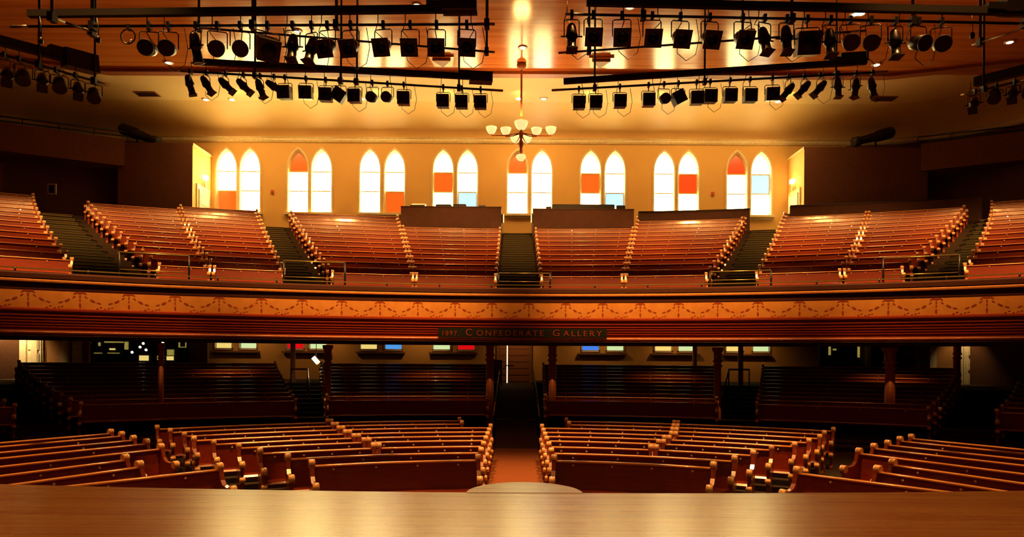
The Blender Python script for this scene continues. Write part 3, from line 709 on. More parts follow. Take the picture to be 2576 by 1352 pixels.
# picture beside the left side stairs, alarms, air vents
c = at(131, 476, 33.0); o_ = tuple(c); t = thing('framed_picture', o_, 'small framed portrait on the dark wall near the outer left stairs', 'picture')
MB().box(c, (.42, .05, .52)).build('frame', M['white'], t, o_); MB().box((c.x, c.y - .03, c.z), (.28, .02, .38)).build('print', M['blackmatt'], t, o_)
for px, py, nm in ((685, 483, 'left'), (1793, 488, 'right')):
    c = at(px, py, BW - .05); o_ = tuple(c); t = thing('fire_alarm', o_, 'small red alarm on the back wall between the %s windows' % nm, 'alarm', 'wall alarms')
    MB().box(c, (.16, .06, .2)).build('housing', M['signtext'], t, o_); MB().lathe([(0, 0), (.05, 0), (.04, .03), (0, .04)], (c.x, c.y - .03, c.z), 10, axis=(0, -1, 0)).build('strobe', M['signtext'], t, o_)
for px, py, nm, w_ in ((370, 247, 'left', 1.1), (2225, 254, 'right', 1.1)):
    c = at(px, py, 34.0); c.z = CEIL - .02; o_ = tuple(c); t = thing('air_vent', o_, 'dark slotted air vent in the pale ceiling margin at %s' % nm, 'vent', 'margin vents')
    MB().box(c, (w_, .6, .03)).build('frame', M['brownbeam'], t, o_)
    for k in range(5): MB().box((c.x, c.y - .2 + k * .1, c.z - .02), (w_ - .1, .04, .02)).build('slat', M['black'], t, o_)
for px, nm in ((1113, 'left'), (1510, 'right')):
    c = at(px, 163, 29.9); c.z = CEIL - .03; o_ = tuple(c); t = thing('ceiling_hatch', o_, 'brown wedge shaped ceiling hatch %s of the chandelier rod' % nm, 'hatch', 'ceiling hatches')
    MB().prism([(c.x - .55, c.y - .5, c.z), (c.x + .55, c.y - .5, c.z), (c.x + .4, c.y + .5, c.z), (c.x - .4, c.y + .5, c.z)], (0, 0, -.07)).build('frame', M['bead'], t, o_)
    MB().prism([(c.x - .4, c.y - .4, c.z - .07), (c.x + .4, c.y - .4, c.z - .07), (c.x, c.y + .3, c.z - .07)], (0, 0, -.12)).build('flap', M['brownbeam'], t, o_)

# ------------------------------------------------------------------ columns under the gallery
def column(x, y, top, r, label):
    top = 3.2 if y < 25.5 else 3.34 + max(0, y - 25) * .139 - .06
    t = thing('support_column', (x, y, 0), label, 'column', None, 'thing')
    MB().lathe([(r * .98, .35), (r, .5), (r * .9, top - .75)], (x, y, 0), 18).build('shaft', M['column'], t, (x, y, 0))
    MB().lathe([(r * 1.5, 0), (r * 1.5, .2), (r * 1.15, .28), (r * .98, .36)], (x, y, 0), 18).build('base', M['column'], t, (x, y, 0))
    MB().lathe([(r * .9, top - .75), (r * 1.25, top - .72), (r * 1.25, top - .67), (r * .92, top - .64), (r * .92, top - .57), (r * 1.25, top - .54), (r * 1.25, top - .5), (r * 1.0, top - .46), (r * 1.05, top - .2), (r * 1.5, top - .1), (r * 1.5, top)], (x, y, 0), 18).build('capital', M['column'], t, (x, y, 0))
tp = 3.5
for x, y, r, l in ((-7.1, 25.4, .13, 'slim red-brown column under the gallery left of the central pair'), (-1.02, 25.75, .15, 'red-brown column at the left side of the centre aisle'),
                   (1.36, 25.75, .15, 'red-brown column at the right side of the centre aisle'), (7.55, 25.4, .14, 'slim red-brown column under the gallery right of the central pair'),
                   (-12.05, 22.9, .085, 'thin dark column behind the left end of the pit pews'), (12.65, 22.9, .17, 'thick dark brown column behind the angled right pews')):
    column(x, y, tp, r, l)
for x, y, l in ((-10.6, 32.0, 'rear column left of the lit handrail'), (10.6, 32.0, 'rear column right of the pale handrail'), (9.3, 35.3, 'rear column before the pale green window at right'),
                (-19.2, 30.2, 'dim rear column before the left cabinets'), (17.6, 27.0, 'dark rear column before the lit right door')):
    column(x, y, 4.6, .13, l)

# handrails of the rear side stairs
for pts, l, br in (([(-8.2, 26.8, 1.0), (-9.4, 30.4, 2.2), (-10.2, 30.6, 2.2)], 'brown sloping handrail left of the slim left column', M['beadred']),
                   ([(8.3, 27.5, 1.0), (9.6, 30.6, 2.3), (10.6, 30.8, 2.3)], 'pale sloping handrail right of the slim right column', M['nosing'])):
    o_ = pts[0][:2] + (0.3,); t = thing('handrail', o_, l, 'railing')
    MB().tube(pts, .045).build('rail', br, t, o_)
    for p in pts: MB().tube([p, (p[0], p[1], .3)], .03).build('post', M['pipe'], t, o_)
for sx, nm in ((-1, 'left'), (1, 'right')):
    pts = [(sx * .62, 11.6, .85), (sx * .66, 20.4, .85)] if sx > 0 else [(sx * .62, 11.6, .7), (sx * .66, 20.4, .8)]
    pts2 = [(sx * .72, 21.2, .95), (sx * .85, 30, 1.6), (sx * .9, 36.6, 2.25)]; o_ = (sx * .8, 28, .5)
    t = thing('handrail', o_, 'thin dark handrail along the %s edge of the rear centre ramp' % nm, 'railing')
    MB().tube(pts2, .02).build('rail', M['nosing'], t, o_)
    for q in range(5):
        f = q / 4.; x = lerp(.73, .9, f) * sx; y = lerp(21.4, 36.5, f); z = lerp(.96, 2.24, f); MB().tube([(x, y, z), (x, y, z - .95)], .016).build('post', M['pipe'], t, o_)
c = at(1252, 940, 35.5); o_ = (c.x, c.y, 1.3); t = thing('easel_board', o_, 'brown board in a black frame beside the left door at the ramp head', 'board')
MB().box((c.x - .1, c.y, 2.02), (.55, .04, 1.2)).build('board', M['doorwood'], t, o_)
fb = MB(); fb.box((c.x + .2, c.y - .02, 1.95), (.06, .06, 1.35)).box((c.x - .4, c.y - .02, 1.95), (.06, .06, 1.35)).box((c.x - .1, c.y - .02, 2.62), (.66, .06, .06)); fb.build('frame', M['black'], t, o_)
c = at(794, 907, 31.0); o_ = tuple(c); t = thing('stair_light', o_, 'small tilted bright lamp on the wall above the left rear stairs', 'light')
MB().box(c, (.34, .1, .16), mat=Matrix.Rotation(.85, 3, 'Y')).build('glow_panel', M['lampglow'], t, o_); MB().box(c + Vector((0, .07, 0)), (.4, .05, .2), mat=Matrix.Rotation(.85, 3, 'Y')).build('back_plate', M['beadred'], t, o_)
MB().tube([c + Vector((0, .08, 0)), (c.x, c.y + .08, 4.2)], .015).build('stem', M['black'], t, o_)

# ------------------------------------------------------------------ rear corners of the lower level: pilasters, doors, display cabinets
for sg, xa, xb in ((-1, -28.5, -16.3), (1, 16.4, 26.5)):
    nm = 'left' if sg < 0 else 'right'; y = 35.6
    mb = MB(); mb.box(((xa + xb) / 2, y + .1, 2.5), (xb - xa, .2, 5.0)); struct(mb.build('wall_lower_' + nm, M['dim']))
    px_list = (60, 88, 165, 197) if sg < 0 else (2345, 2412, 2455, 2190)
    for k, px in enumerate(px_list):
        c = at(px, 900, y - .1); struct(MB().box((c.x, y - .1, 2.5), (.34 if k != 3 else .5, .2, 5.0)).build('trim_%d' % (10 + k + (4 if sg > 0 else 0)), M['white']))
    dx = (-26.5 if sg < 0 else 25.1)
    dd = struct(MB().box((dx, y - .05, 2.6), (3.2, .1, 4.4)).build('door_%d' % (6 if sg < 0 else 7), M['white']))
    for q in (-.78, .78):
        lf = MB().box((dx + q, y - .12, 2.6), (1.5, .05, 4.3))
        for r_ in range(5):
            for s_ in (-.36, .36): lf.box((dx + q + s_, y - .16, 1.0 + r_ * .78), (.58, .04, .6))
        lf.build('door_leaf', M['white'], dd)
    spot('door_lamp', (dx, y - 1.2, 4.6), 520, (dx, y, 2.2), 105, .6, (1, .62, .22), .05)
    spot('pilaster_lamp', (at(px_list[1], 900, y).x, y - 1.0, 4.6), 110, (at(px_list[1], 900, y).x, y, 2.0), 90, .8, (1, .6, .2), .05)
def cabinet(pa, pb, label, rects):
    y = 35.3; a = at(pa, 860, y); b = at(pb, 860, y); o_ = ((a.x + b.x) / 2, y, 1.4)
    t = thing('display_cabinet', o_, label, 'cabinet')
    MB().box(((a.x + b.x) / 2, y + .05, 2.7), (b.x - a.x, .2, 3.0)).build('body', M['blackmatt'], t, o_)
    for (x0, y0, x1, y1, mt) in rects:
        p, q = at(x0, y0, y - .1), at(x1, y1, y - .1)
        MB().box(((p.x + q.x) / 2, y - .08, (p.z + q.z) / 2), (abs(q.x - p.x), .04, abs(p.z - q.z))).build('exhibit', mt, t, o_)
    return t
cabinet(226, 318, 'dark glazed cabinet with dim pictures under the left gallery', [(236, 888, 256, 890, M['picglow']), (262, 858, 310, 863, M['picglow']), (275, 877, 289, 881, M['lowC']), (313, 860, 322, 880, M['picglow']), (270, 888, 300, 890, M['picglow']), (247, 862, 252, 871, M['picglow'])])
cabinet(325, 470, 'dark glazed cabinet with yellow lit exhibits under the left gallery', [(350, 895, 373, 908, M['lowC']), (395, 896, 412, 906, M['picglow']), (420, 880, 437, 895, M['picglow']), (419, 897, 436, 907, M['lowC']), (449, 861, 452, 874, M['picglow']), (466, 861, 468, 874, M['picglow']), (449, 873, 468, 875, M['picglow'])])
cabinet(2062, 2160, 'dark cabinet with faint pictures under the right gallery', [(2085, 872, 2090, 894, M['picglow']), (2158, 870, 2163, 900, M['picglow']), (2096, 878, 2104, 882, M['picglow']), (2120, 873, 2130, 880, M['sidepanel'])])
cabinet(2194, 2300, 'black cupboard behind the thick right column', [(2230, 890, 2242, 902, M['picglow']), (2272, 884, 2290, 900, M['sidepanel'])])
for px, py in ((362, 864), (354, 873), (369, 880), (334, 886), (411, 861)):
    c = at(px, py, 34.2); o_ = tuple(c); t = thing('cabinet_spotlight', o_, 'small glowing spotlight aimed at the left display cabinets', 'light', 'cabinet spotlights')
    MB().tube([c + Vector((0, 0, -.02)), (c.x, c.y, 4.66)], .012).build('stem', M['black'], t, o_)
    MB().lathe([(0, 0), (.05, .0), (.085, .1), (.08, .1), (0, .08)], c, 10, axis=(.2, -1, -.2)).build('housing', M['black'], t, o_); MB().lathe([(0, .06), (.07, .085), (.04, .12), (0, .13)], c, 10, axis=(.2, -1, -.2)).build('bulb', M['lampglow'], t, o_)
for x in (-14.5, -10.6, -5.2, 0, 4.2, 8.6, 12.6):
    spot('rear_wall_fill', (x, 36.0, 4.7), 60, (x, BW, 2.4), 130, .9, (1, .5, .16), .06)  # added lamps without fixtures, lifting the dark wall under the gallery
# dim lamps under the gallery
for x, y in ((-12.3, 28.5), (-3.6, 29.5), (6.6, 29.0), (15.2, 27.0)):
    z = 3.4 + (y - 25) * .14 - .05
    t = thing('recessed_lamp', (x, y, z), 'small recessed downlight in the underside of the gallery', 'light', 'lamps in the gallery underside')
    MB().lathe([(.10, 0), (.13, 0), (.13, .03), (.10, .03)], (x, y, z), 14).build('trim_ring', M['black'], t, (x, y, z)); MB().lathe([(0, .01), (.1, .01), (.1, .02), (0, .02)], (x, y, z), 14).build('lens', M['shade'], t, (x, y, z))
    spot('under_lamp', (x, y, z - .06), 80, (x, y + .8, 0), 100, .9, (1, .42, .12), .05)

# ------------------------------------------------------------------ chandelier
cx, cy = at(1311, 340, 30.2).x, 30.2; zz = at(1311, 340, 30.2).z
t = thing('chandelier', (cx, cy, zz), 'long-rod chandelier with glowing bowl shades hanging above the gallery', 'chandelier'); o_ = (cx, cy, zz)
MB().lathe([(.05, -.3), (.2, -.16), (.22, -.05), (.14, 0)], (cx, cy, CEIL - .02), 14).build('canopy', M['brownbeam'], t, o_)
MB().tube([(cx, cy, CEIL - .1), (cx, cy, zz - .55)], .045, 8).build('rod', M['column'], t, o_)
MB().lathe([(.02, -.9), (.09, -.8), (.06, -.6), (.12, -.4), (.05, -.2), (.1, 0), (.1, .1), (.05, .3)], (cx, cy, zz), 12).build('hub', M['column'], t, o_)
def bowl(x, y, z, s=1.0):
    b = MB().lathe([(.06 * s, 0), (.15 * s, .06 * s), (.22 * s, .18 * s), (.25 * s, .30 * s), (.235 * s, .30 * s), (.2 * s, .18 * s), (.13 * s, .08 * s)], (x, y, z), 18).build('bowl_shade', M['shade'], t, o_)
for dx, dy in ((-1.33, 0), (-.69, .12), (.69, .12), (1.33, 0), (-.26, 1.2), (.26, 1.2)):
    X, Y = cx + dx, cy + dy
    MB().tube([(cx, cy, zz + .10), (cx + dx * .3, cy + dy * .3, zz + .02), (cx + dx * .55, cy + dy * .55, zz - .02), (X, Y, zz - .02), (X, Y, zz + .06)], .026).build('arm', M['column'], t, o_)
    bowl(X, Y, zz + .04)
bowl(cx, cy, zz + .22, 1.25)
pl = bpy.data.lights.new('chandelier_light', 'POINT'); pl.energy = 330; pl.color = (1, .5, .14); pl.shadow_soft_size = .35; pl.specular_factor = .0
po = bpy.data.objects.new('chandelier_light', pl); COL.objects.link(po); po.location = (cx, cy, zz + .78)
MB().lathe([(.0, -1.18), (.13, -1.12), (.22, -.98), (.2, -.9), (.0, -.86)], (cx, cy, zz), 16).build('bowl_shade', M['shade'], t, o_)

# ------------------------------------------------------------------ ceiling downlights (what you see of them)
DL = [(518, 249, 34.2, 1, 'left'), (584, 249, 34.2, 1, ''), (710, 247, 34.2, 1, ''), (911, 247, 34.2, 1, ''), (1305, 247, 34.2, 1, ''), (1368, 247, 34.2, 1, ''), (1768, 251, 34.2, 1, ''), (1957, 254, 34.2, 1, ''),
      (1315, 118, 28.7, 0, ''), (1049, 11, 25.2, 0, ''), (748, 76, 27.1, 0, ''), (1585, 15, 25.3, 0, ''), (1887, 78, 27.3, 0, ''), (424, 156, 29.8, 0, ''), (2152, 33, 26, 0, ''), (2166, 32, 26, 0, ''), (2540, 104, 29, 0, ''), (2205, 161, 30.5, 0, '')]
NM = ['at the far left end of the margin row', 'second from the left in the margin row', 'third from the left in the margin row', 'fourth from the left in the margin row', 'just behind the chandelier rod in the margin row', 'right of the chandelier rod in the margin row',
      'second from the right in the margin row', 'at the far right end of the margin row', 'directly above the chandelier canopy', 'near the junction box of the left bar', 'among the upper left stage lights', 'over the left end of the upper right bar',
      'behind the seventh upper right stage light', 'left of the upper left bar on the dark ceiling', 'left one of a close pair on the red ceiling', 'right one of a close pair on the red ceiling', 'at the far right edge of the red ceiling', 'above the right end of the lower right bar']
for (px, py, yy, wash, _), nm in zip(DL, NM):
    y = (CEIL - EYE) * FPX / (902 - py + ROLL * (px - 1300)); c = at(px, py, y); z = CEIL - .02; o_ = (c.x, y, z)
    t = thing('downlight', o_, 'glowing recessed downlight ' + nm, 'light', 'ceiling downlights')
    MB().lathe([(.13, -.03), (.2, -.03), (.21, 0), (.13, 0)], o_, 16).build('trim_ring', M['trim'], t, o_)
    MB().lathe([(0, -.05), (.10, -.045), (.145, -.02), (.14, 0), (0, 0)], o_, 16).build('lens', M['lampglow'], t, o_)
    if wash:
        spot('wash_light', (c.x, y, z - .1), 170, (c.x, BW, 11.0), 120, .9, (1, .60, .20), .14)
for x in (-14, -10.5, -7, -3.5, 0, 3.5, 7, 10.5, 13.5):
    spot('wash_light', (x, 33.2, CEIL - .12), 195, (x, BW, 12.4), 150, .9, (1, .64, .22), .15)
for x in (-16.4, 14.4): spot('box_light', (x * .93, 35.6, CEIL - 1.2), 160, (x, 36.6, 10.5), 90, .9, (1, .62, .2), .1)

# ------------------------------------------------------------------ rigging: bars, raceways, drop rods
def bar(name, a, b, r, label, rods=(), ztop=CEIL, mt=None, tips=True):
    o_ = tuple((a + b) / 2); t = thing(name, o_, label, 'lighting bar')
    MB().tube([a, b], r, 8).build('pipe', mt or M['pipe'], t, o_)
    for e, d in ((a, (b - a).normalized()), (b, (a - b).normalized())):
        MB().tube([e - d * .06, e + d * .28], r * 1.12, 8).build('bare_end', M['steel'], t, o_, label='bare bright metal end')
    for f in rods:
        p = a.lerp(b, f); MB().tube([p, Vector((p.x, p.y, ztop))], .03, 6).build('drop_rod', M['black'], t, o_); MB().box(p, (.1, .14, .16)).build('rod_clamp', M['black'], t, o_)
    return t
def raceway(a, b, h, label, boxend=None, bs=(.7, .35, .34), up=0.0):
    o_ = tuple((a + b) / 2); t = thing('cable_raceway', o_, label, 'raceway'); d = (b - a); L = d.length; q = d.to_track_quat('X', 'Z').to_matrix()
    MB().box((a + b) / 2, (L, h * .8, h), mat=q).build('channel', M['blackmatt'], t, o_)
    if boxend is not None:
        e = (b if boxend else a); s = -1 if boxend else 1; dn = d.normalized() * s
        MB().box(e + dn * (bs[0] / 2) + Vector((0, 0, up)), bs, mat=q).build('junction_box', M['black'], t, o_)
        MB().box(e + dn * (bs[0] + .15) + Vector((0, 0, h * .5)), (.3, bs[1] * .6, h), mat=q).build('bracket', M['black'], t, o_)
    return t
ZU, ZL = 12.9, 19.0
barUL = (at(35, 67, ZU), at(1237, 61, ZU)); barUR = (at(1430, 36, 12.7), at(2600, 60, 12.7))
bar('lighting_bar', *barUL, .026, 'upper left lighting bar hung with many black stage lights', (.165, .5, .675, .99))
bar('lighting_bar', *barUR, .026, 'upper right lighting bar hung with many black stage lights', (.16, .48, .74, .98))
raceway(at(72, 35, ZU), at(1200, 22, ZU), .13, 'long black cable raceway above the upper left lighting bar', 1, (.66, .3, .36), .12)
raceway(at(1476, 5, 12.7), at(2600, 30, 12.7), .13, 'long black cable raceway above the upper right lighting bar', 1, (.6, .3, .36), .14)
LLa, LLb = at(460, 179, 18.3), at(1260, 228, 19.6); LRa, LRb = at(1393, 227, 19.6), at(2226, 181, 18.5)
bar('lighting_bar', LLa, LLb, .032, 'lower left lighting bar sloping away in front of the cove', (.215, .48, .53, .86))
bar('lighting_bar', LRa, LRb, .032, 'lower right lighting bar sloping away in front of the cove', (.13, .47, .86))
raceway(at(487, 155, 18.3), at(1238, 196, 19.6), .15, 'black cable raceway above the lower left lighting bar', 1, (.66, .3, .28), -.02)
raceway(at(1418, 205, 19.6), at(2180, 155, 18.5), .15, 'black cable raceway above the lower right lighting bar', 1, (.7, .3, .25), .1)
bar('lighting_bar', at(500, 70, 15.2), at(1238, 131, 16.5), .026, 'thin bare bar running diagonally behind the upper left stage lights', (.0, .98))
bar('lighting_bar', at(1411, 133, 16.5), at(2172, 78, 15.2), .026, 'thin bare bar running diagonally behind the upper right stage lights', (.10, .62))
bar('lighting_bar', at(131, 44, 12.0), at(236, 82, 13.0), .026, 'short slanting bare bar at the left of the upper left bar', (.0, .95))
bar('lighting_bar', at(2452, 111, 15.0), at(2600, 64, 13.6), .026, 'slanting bright bar at the far right below the upper bar', (.1,), mt=M['steel'])
SLa, SLb = at(-40, 124, 14.6), at(266, 212, 16.6); SRa, SRb = at(2424, 238, 17.6), at(2600, 196, 16.4)
bar('lighting_bar', SLa, SLb, .03, 'side lighting bar at the far left, over the dark side wall', (.42, .9))
bar('lighting_bar', SRa, SRb, .03, 'side lighting bar at the far right, over the dark side wall', (.3,))
raceway(at(-40, 92, 14.6), at(242, 165, 16.6), .2, 'thick black raceway over the far left side bar', 1, (.75, .3, .42), 0)
raceway(at(2452, 207, 17.6), at(2600, 170, 16.6), .22, 'thick black raceway over the far right side bar')
o_ = tuple(at(1170, 60, 12.9))
# ------------------------------------------------------------------ stage lights
def stage_light(kind, px, py, y, aim, label, group, top, scale=1.0, lead_to=None, rnd=0):
    c = at(px, py, y); ax = Vector(aim).normalized(); s = scale
    t = thing('stage_light', tuple(c), label, 'stage light', group); o_ = tuple(c)
    side = ax.cross(Vector((0, 0, 1))).normalized(); up = side.cross(ax)
    rot = Matrix((side, up, -ax)).transposed()
    if kind == 'par':
        bd = MB().lathe([(0, -.22), (.07, -.21), (.115, -.16), (.13, -.08), (.13, .14), (.118, .15), (.118, .02), (0, .0)], c, 16, axis=ax).build('body', M['lampmetal'], t, o_)
        fs = .155 * s; fr_ = MB(); fc = c + ax * .16
        n = 16
        b = len(fr_.v)
        for i in range(n):
            a = 2 * PI * i / n + PI / 4 * 0; cxx, cyy = math.cos(a), math.sin(a); k = fs / max(abs(cxx), abs(cyy))
            fr_.v.append(tuple(fc + rot @ Vector((cxx * k, cyy * k, 0)))); fr_.v.append(tuple(fc + rot @ Vector((cxx * .105, cyy * .105, 0))))
        for i in range(n):
            j = (i + 1) % n; fr_.face((b + 2 * i, b + 2 * j, b + 2 * j + 1, b + 2 * i + 1))
        b2 = len(fr_.v); fr_.v += [tuple(Vector(v) + ax * .015) for v in fr_.v[b:b2]]
        for i in range(n):
            j = (i + 1) % n; q = 2 * n; fr_.face((b + q + 2 * i, b + q + 2 * i + 1, b + q + 2 * j + 1, b + q + 2 * j)); fr_.face((b + 2 * i, b + q + 2 * i, b + q + 2 * j, b + 2 * j))
        fr_.build('colour_frame', M['gelframe'], t, o_)
        MB().lathe([(0, .10), (.105, .10), (.10, .13), (0, .145)], c, 16, axis=ax).build('lens', M['lens'], bd, o_); hw = .15
    elif kind == 'round':
        bd = MB().lathe([(0, -.2), (.08, -.19), (.125, -.12), (.14, 0), (.14, .16), (.13, .17), (.13, .05), (0, .03)], c, 18, axis=ax).build('body', M['lampmetal'], t, o_)
        MB().lathe([(0, .1), (.12, .09), (.115, .13), (0, .15)], c, 16, axis=ax).build('lens', M['lens'], bd, o_)
        MB().lathe([(.13, .155), (.15, .155), (.15, .185), (.13, .185)], c, 18, axis=ax).build('colour_frame', M['gelframe'], t, o_); hw = .155
    elif kind == 'ellips':
        bd = MB().lathe([(0, -.26), (.06, -.25), (.085, -.2), (.10, -.08), (.12, 0), (.10, .04), (.085, .05), (.085, .24), (.10, .25), (.10, .30), (.08, .30), (.08, .2), (0, .19)], c, 14, axis=ax).build('body', M['lampmetal'], t, o_)
        MB().box(c + ax * .29, (.21, .21, .015), mat=rot).build('colour_frame', M['gelframe'], t, o_)
        for q in (-1, 1): MB().tube([c + side * (.11 * q), c + side * (.2 * q)], .015).build('shutter_handle', M['black'], bd, o_)
        hw = .12
    else:   # 'box': square flood body
        fs = .17 * s
        b_ = MB(); b_.box(c, (fs * 2, fs * 2, fs * 1.7), mat=rot); b_.lathe([(0, -.30), (.08, -.28), (.12, -.2), (.13, -.1)], c, 14, axis=ax)
        bd = b_.build('body', M['lampmetal'], t, o_)
        MB().box(c + ax * (fs * .9), (fs * 2.1, fs * 2.1, .015), mat=rot).build('colour_frame', M['gelframe'], t, o_); hw = fs + .01
        MB().lathe([(0, .0), (fs * .75, .0), (fs * .7, .02), (0, .03)], c + ax * (fs * .92), 14, axis=ax).build('lens', M['lens'], bd, o_)
    tz = top.z; yk = c.z + (.30 if kind != 'box' else .27) * s
    yk = min(yk, tz - .08); hs = Vector((side.x, side.y, 0)).normalized()
    A = c - hs * (hw + .02); B = c + hs * (hw + .02); tc = Vector((c.x, c.y, yk))
    MB().tube([A, Vector((A.x, A.y, yk - .03)), Vector((A.x, A.y, yk)) + hs * .03, Vector((B.x, B.y, yk)) - hs * .03, Vector((B.x, B.y, yk - .03)), B], .011, 5).build('yoke', M['lampmetal'], t, o_)
    cl = MB().tube([tc, Vector((c.x, top.y, tz + .05))], .016, 5); cl.box((c.x, top.y, tz), (.06, .1, .13)); cl.build('clamp', M['black'], t, o_)
    r1 = random.uniform(-.12, .12); back = c - ax * .22
    if lead_to is not None:
        e = Vector((c.x + r1, lead_to[1], lead_to[2]))
        MB().tube([back, back + Vector((r1 * .6, .05, .12)), Vector((c.x + r1 * 1.6, c.y + .05, (tz + c.z) / 2 + .1)), e + Vector((0, 0, -.2)), e], .009, 4).build('power_lead', M['black'], t, o_)
    if rnd:
        pts = [c + ax * .1 + Vector((-.08, 0, -.1)), c + Vector((-.05, .02, -.28 * rnd)), c + Vector((.12, .03, -.42 * rnd)), c + Vector((.3, .03, -.3 * rnd)), c + Vector((.36, .02, 0)), Vector((c.x + .3, top.y, tz - .05))]
        MB().tube(pts, .007, 4).build('safety_cable', M['black'], t, o_)
    return t
def on(a, b, x):
    f = (x - a.x) / (b.x - a.x); return a.lerp(b, f)
DN = -.62
UL = [('round', 375, 122, (.1, -.9, -.3)), ('round', 424, 122, (.2, -.9, -.35)), ('ellips', 493, 118, (.1, .2, -1)), ('round', 547, 121, (.25, -.9, -.5)), ('round', 604, 120, (.35, -.8, -.5)), ('boxbig', 673, 122, (.45, -.7, -.6)),
      ('ellips', 736, 118, (0, -.25, -1)), ('ellips', 783, 125, (-.12, -.3, -1)), ('par', 823, 118, (-.18, -.75, -.55)), ('par', 882, 118, (-.15, -.8, -.55)), ('par', 964, 116, (-.12, -.85, -.55)), ('par', 1032, 116, (0, -.85, -.55)), ('par', 1098, 116, (.05, -.85, -.55)), ('par', 1174, 116, (.1, -.85, -.55))]
UR = [('ellips', 1438, 92, (0, -.2, -1)), ('par', 1492, 90, (0, -.85, -.55)), ('par', 1564, 91, (-.05, -.85, -.55)), ('par', 1640, 93, (0, -.85, -.55)), ('par', 1711, 95, (.1, -.85, -.55)), ('par', 1785, 97, (.12, -.85, -.55)), ('par', 1868, 97, (.1, -.85, -.55)),
      ('ellips', 1923, 100, (.1, -.3, -1)), ('ellips', 1978, 98, (0, -.2, -1)), ('boxbig', 2030, 112, (-.1, -.9, -.25)), ('ellips', 2088, 106, (0, -.2, -1)), ('round', 2138, 104, (-.2, -.8, -.5)), ('round', 2190, 106, (-.3, -.8, -.45)), ('ellips', 2252, 108, (0, -.15, -1)), ('round', 2310, 108, (.2, -.85, -.4)), ('round', 2367, 112, (-.3, -.85, -.3))]
for lst, br, yy, side, rz in ((UL, barUL, ZU, 'left', 0), (UR, barUR, 12.7, 'right', 0)):
    for i, (kind, px, py, aim) in enumerate(lst):
        c = at(px, py, yy); tp_ = on(br[0], br[1], c.x); sc_ = 1.0
        desc = {'round': 'round-bodied', 'ellips': 'slim downward', 'par': 'square-framed', 'boxbig': 'large square', 'box': 'square'}[kind]
        kd = 'box' if kind == 'boxbig' else kind
        stage_light(kd, px, py, yy, aim, 'black %s stage light, %s from the left on the upper %s bar' % (desc, ORD[i], side), 'stage lights on the upper %s bar' % side, tp_, 1.05 if kind != 'boxbig' else 1.15, (0, tp_.y, tp_.z + .25), 1.0 if (i % 2 == (0 if side == 'right' else 1)) else 0)
LLs = [('ellips', 478, 213, (.25, .1, -1)), ('ellips', 520, 213, (.5, -.1, -.8)), ('ellips', 568, 214, (.65, -.1, -.65)), ('ellips', 613, 217, (.65, -.1, -.65)), ('ellips', 655, 222, (.35, -.1, -.9)), ('ellips', 690, 219, (.75, .1, -.5)), ('box', 717, 234, (-.05, -.95, -.15)), ('box', 770, 234, (.05, -.95, -.2)), ('box', 820, 240, (.05, -.95, -.1)), ('diamond', 853, 240, (.1, -.95, -.1)), ('box', 893, 243, (-.05, -.95, -.1)),
       ('round', 937, 246, (-.1, -.95, -.2)), ('round', 975, 246, (-.1, -.95, -.2)), ('box', 1016, 249, (.05, -.95, -.1)), ('box', 1115, 256, (0, -.95, -.1)), ('box', 1162, 258, (0, -.95, -.1)), ('box', 1209, 259, (0, -.95, -.1))]
LRs = [('box', 1456, 260, (0, -.95, -.1)), ('box', 1498, 259, (0, -.95, -.1)), ('box', 1559, 256, (0, -.95, -.1)), ('box', 1631, 253, (0, -.95, -.1)), ('round', 1670, 250, (.1, -.95, -.2)), ('diamond', 1706, 247, (.1, -.95, -.1)), ('box', 1752, 248, (-.05, -.95, -.1)), ('box', 1786, 244, (0, -.95, -.1)), ('box', 1836, 242, (0, -.95, -.1)), ('box', 1886, 242, (0, -.95, -.1)),
       ('box', 1942, 238, (-.1, -.9, -.2)), ('ellips', 1982, 229, (-.6, -.1, -.75)), ('ellips', 2022, 223, (-.6, -.1, -.7)), ('ellips', 2062, 222, (-.6, -.1, -.7)), ('ellips', 2108, 220, (0, -.1, -1)), ('ellips', 2152, 221, (-.15, -.1, -1)), ('ellips', 2194, 219, (.15, -.1, -1))]
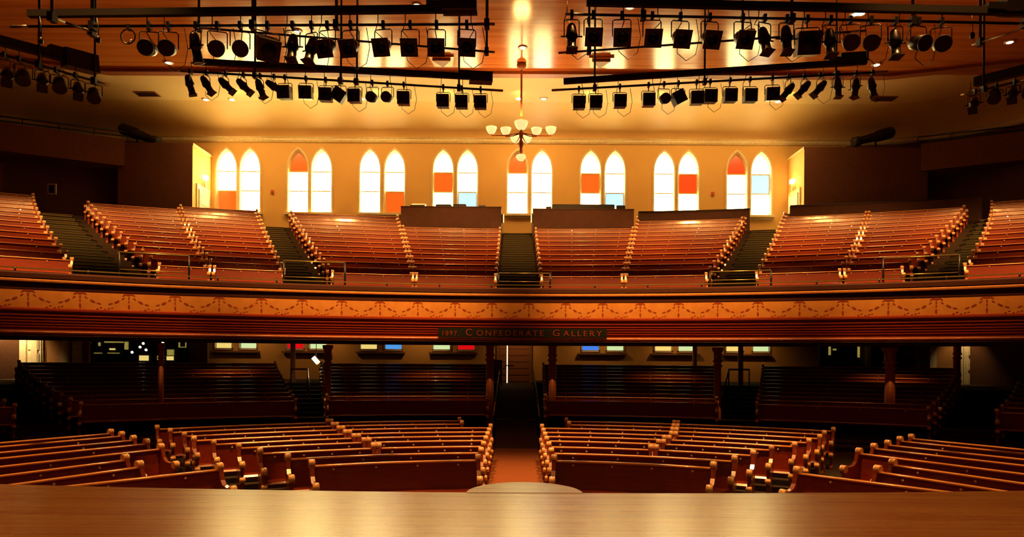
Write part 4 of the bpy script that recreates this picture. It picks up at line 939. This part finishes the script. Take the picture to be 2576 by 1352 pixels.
for lst, A, B, side in ((LLs, LLa, LLb, 'left'), (LRs, LRa, LRb, 'right')):
    for i, (kind, px, py, aim) in enumerate(lst):
        yy = lerp(A.y, B.y, (px - (460 if side == 'left' else 1393)) / (800. if side == 'left' else 833.)); c = at(px, py, yy); tp_ = on(A, B, c.x)
        desc = {'round': 'round-bodied', 'ellips': 'slim tilted', 'box': 'square-fronted', 'diamond': 'skewed square'}[kind]
        o = stage_light('box' if kind == 'diamond' else kind, px, py, yy, aim, 'black %s stage light, %s from the left on the lower %s bar' % (desc, ORD[i] if i < 16 else 'last', side), 'stage lights on the lower %s bar' % side, tp_, .98, (0, tp_.y, tp_.z + .3), 1.0 if i % 3 == 1 or 1090 < px < 1600 else 0)
        if kind == 'diamond':
            for ch in o.children:
                if ch.name.startswith(('body', 'colour_frame')): ch.rotation_euler = (0, .6 if side == 'left' else -.5, 0)
SLl = [(18, 190), (58, 192), (106, 204), (150, 212), (196, 226), (236, 238)]; SRl = [(2450, 262), (2502, 240), (2548, 236), (2590, 226)]
for lst, A, B, side in ((SLl, SLa, SLb, 'left'), (SRl, SRa, SRb, 'right')):
    for i, (px, py) in enumerate(lst):
        f = (px + 40) / 306. if side == 'left' else (px - 2424) / 176.; yy = lerp(A.y, B.y, min(max(f, 0), 1)); c = at(px, py, yy); tp_ = on(A, B, c.x)
        stage_light('round' if i % 2 else 'ellips', px, py, yy, (.35 if side == 'left' else -.45, -.5, -.8), 'black stage light with bright glints, %s from the left on the far %s side bar' % (ORD[i], side), 'stage lights on the far %s side bar' % side, tp_, 1.1, (0, tp_.y, tp_.z + .25))
# empty hanging frame and dangling plugs
c = at(322, 92, ZU); o_ = tuple(c); t = thing('empty_yoke', o_, 'empty ring-shaped yoke hanging at the left of upper left bar', 'bracket')
ring = [c + Vector((.14 * math.sin(2 * PI * i / 14 + .3), 0, .14 * math.cos(2 * PI * i / 14 + .3))) for i in range(15)]
MB().tube(ring, .014, 5).build('ring', M['lampmetal'], t, o_); MB().box(c + Vector((.02, 0, .17)), (.06, .08, .1)).build('clamp', M['black'], t, o_); MB().tube([c + Vector((.0, -.02, -.14)), c + Vector((.09, -.02, -.07))], .014).build('bolt_arm', M['steel'], t, o_)
for px, py, top, nm in ((103, 103, 42, 'left of the upper left bar'), (247, 100, 45, 'beside the drop rods of the upper left bar'), (2446, 90, 30, 'near the right end of the upper right bar')):
    c = at(px, py, 12.8); e = at(px - 3, top, 12.8); o_ = tuple(c); t = thing('hanging_plug', o_, 'black cable plug dangling ' + nm, 'cable', 'dangling plugs')
    MB().tube([e, c.lerp(e, .5) + Vector((.02, 0, 0)), c], .01, 5).build('cable', M['black'], t, o_); MB().lathe([(0, -.06), (.04, -.05), (.045, .03), (.02, .07), (0, .08)], c, 10).build('plug', M['lampmetal'], t, o_)
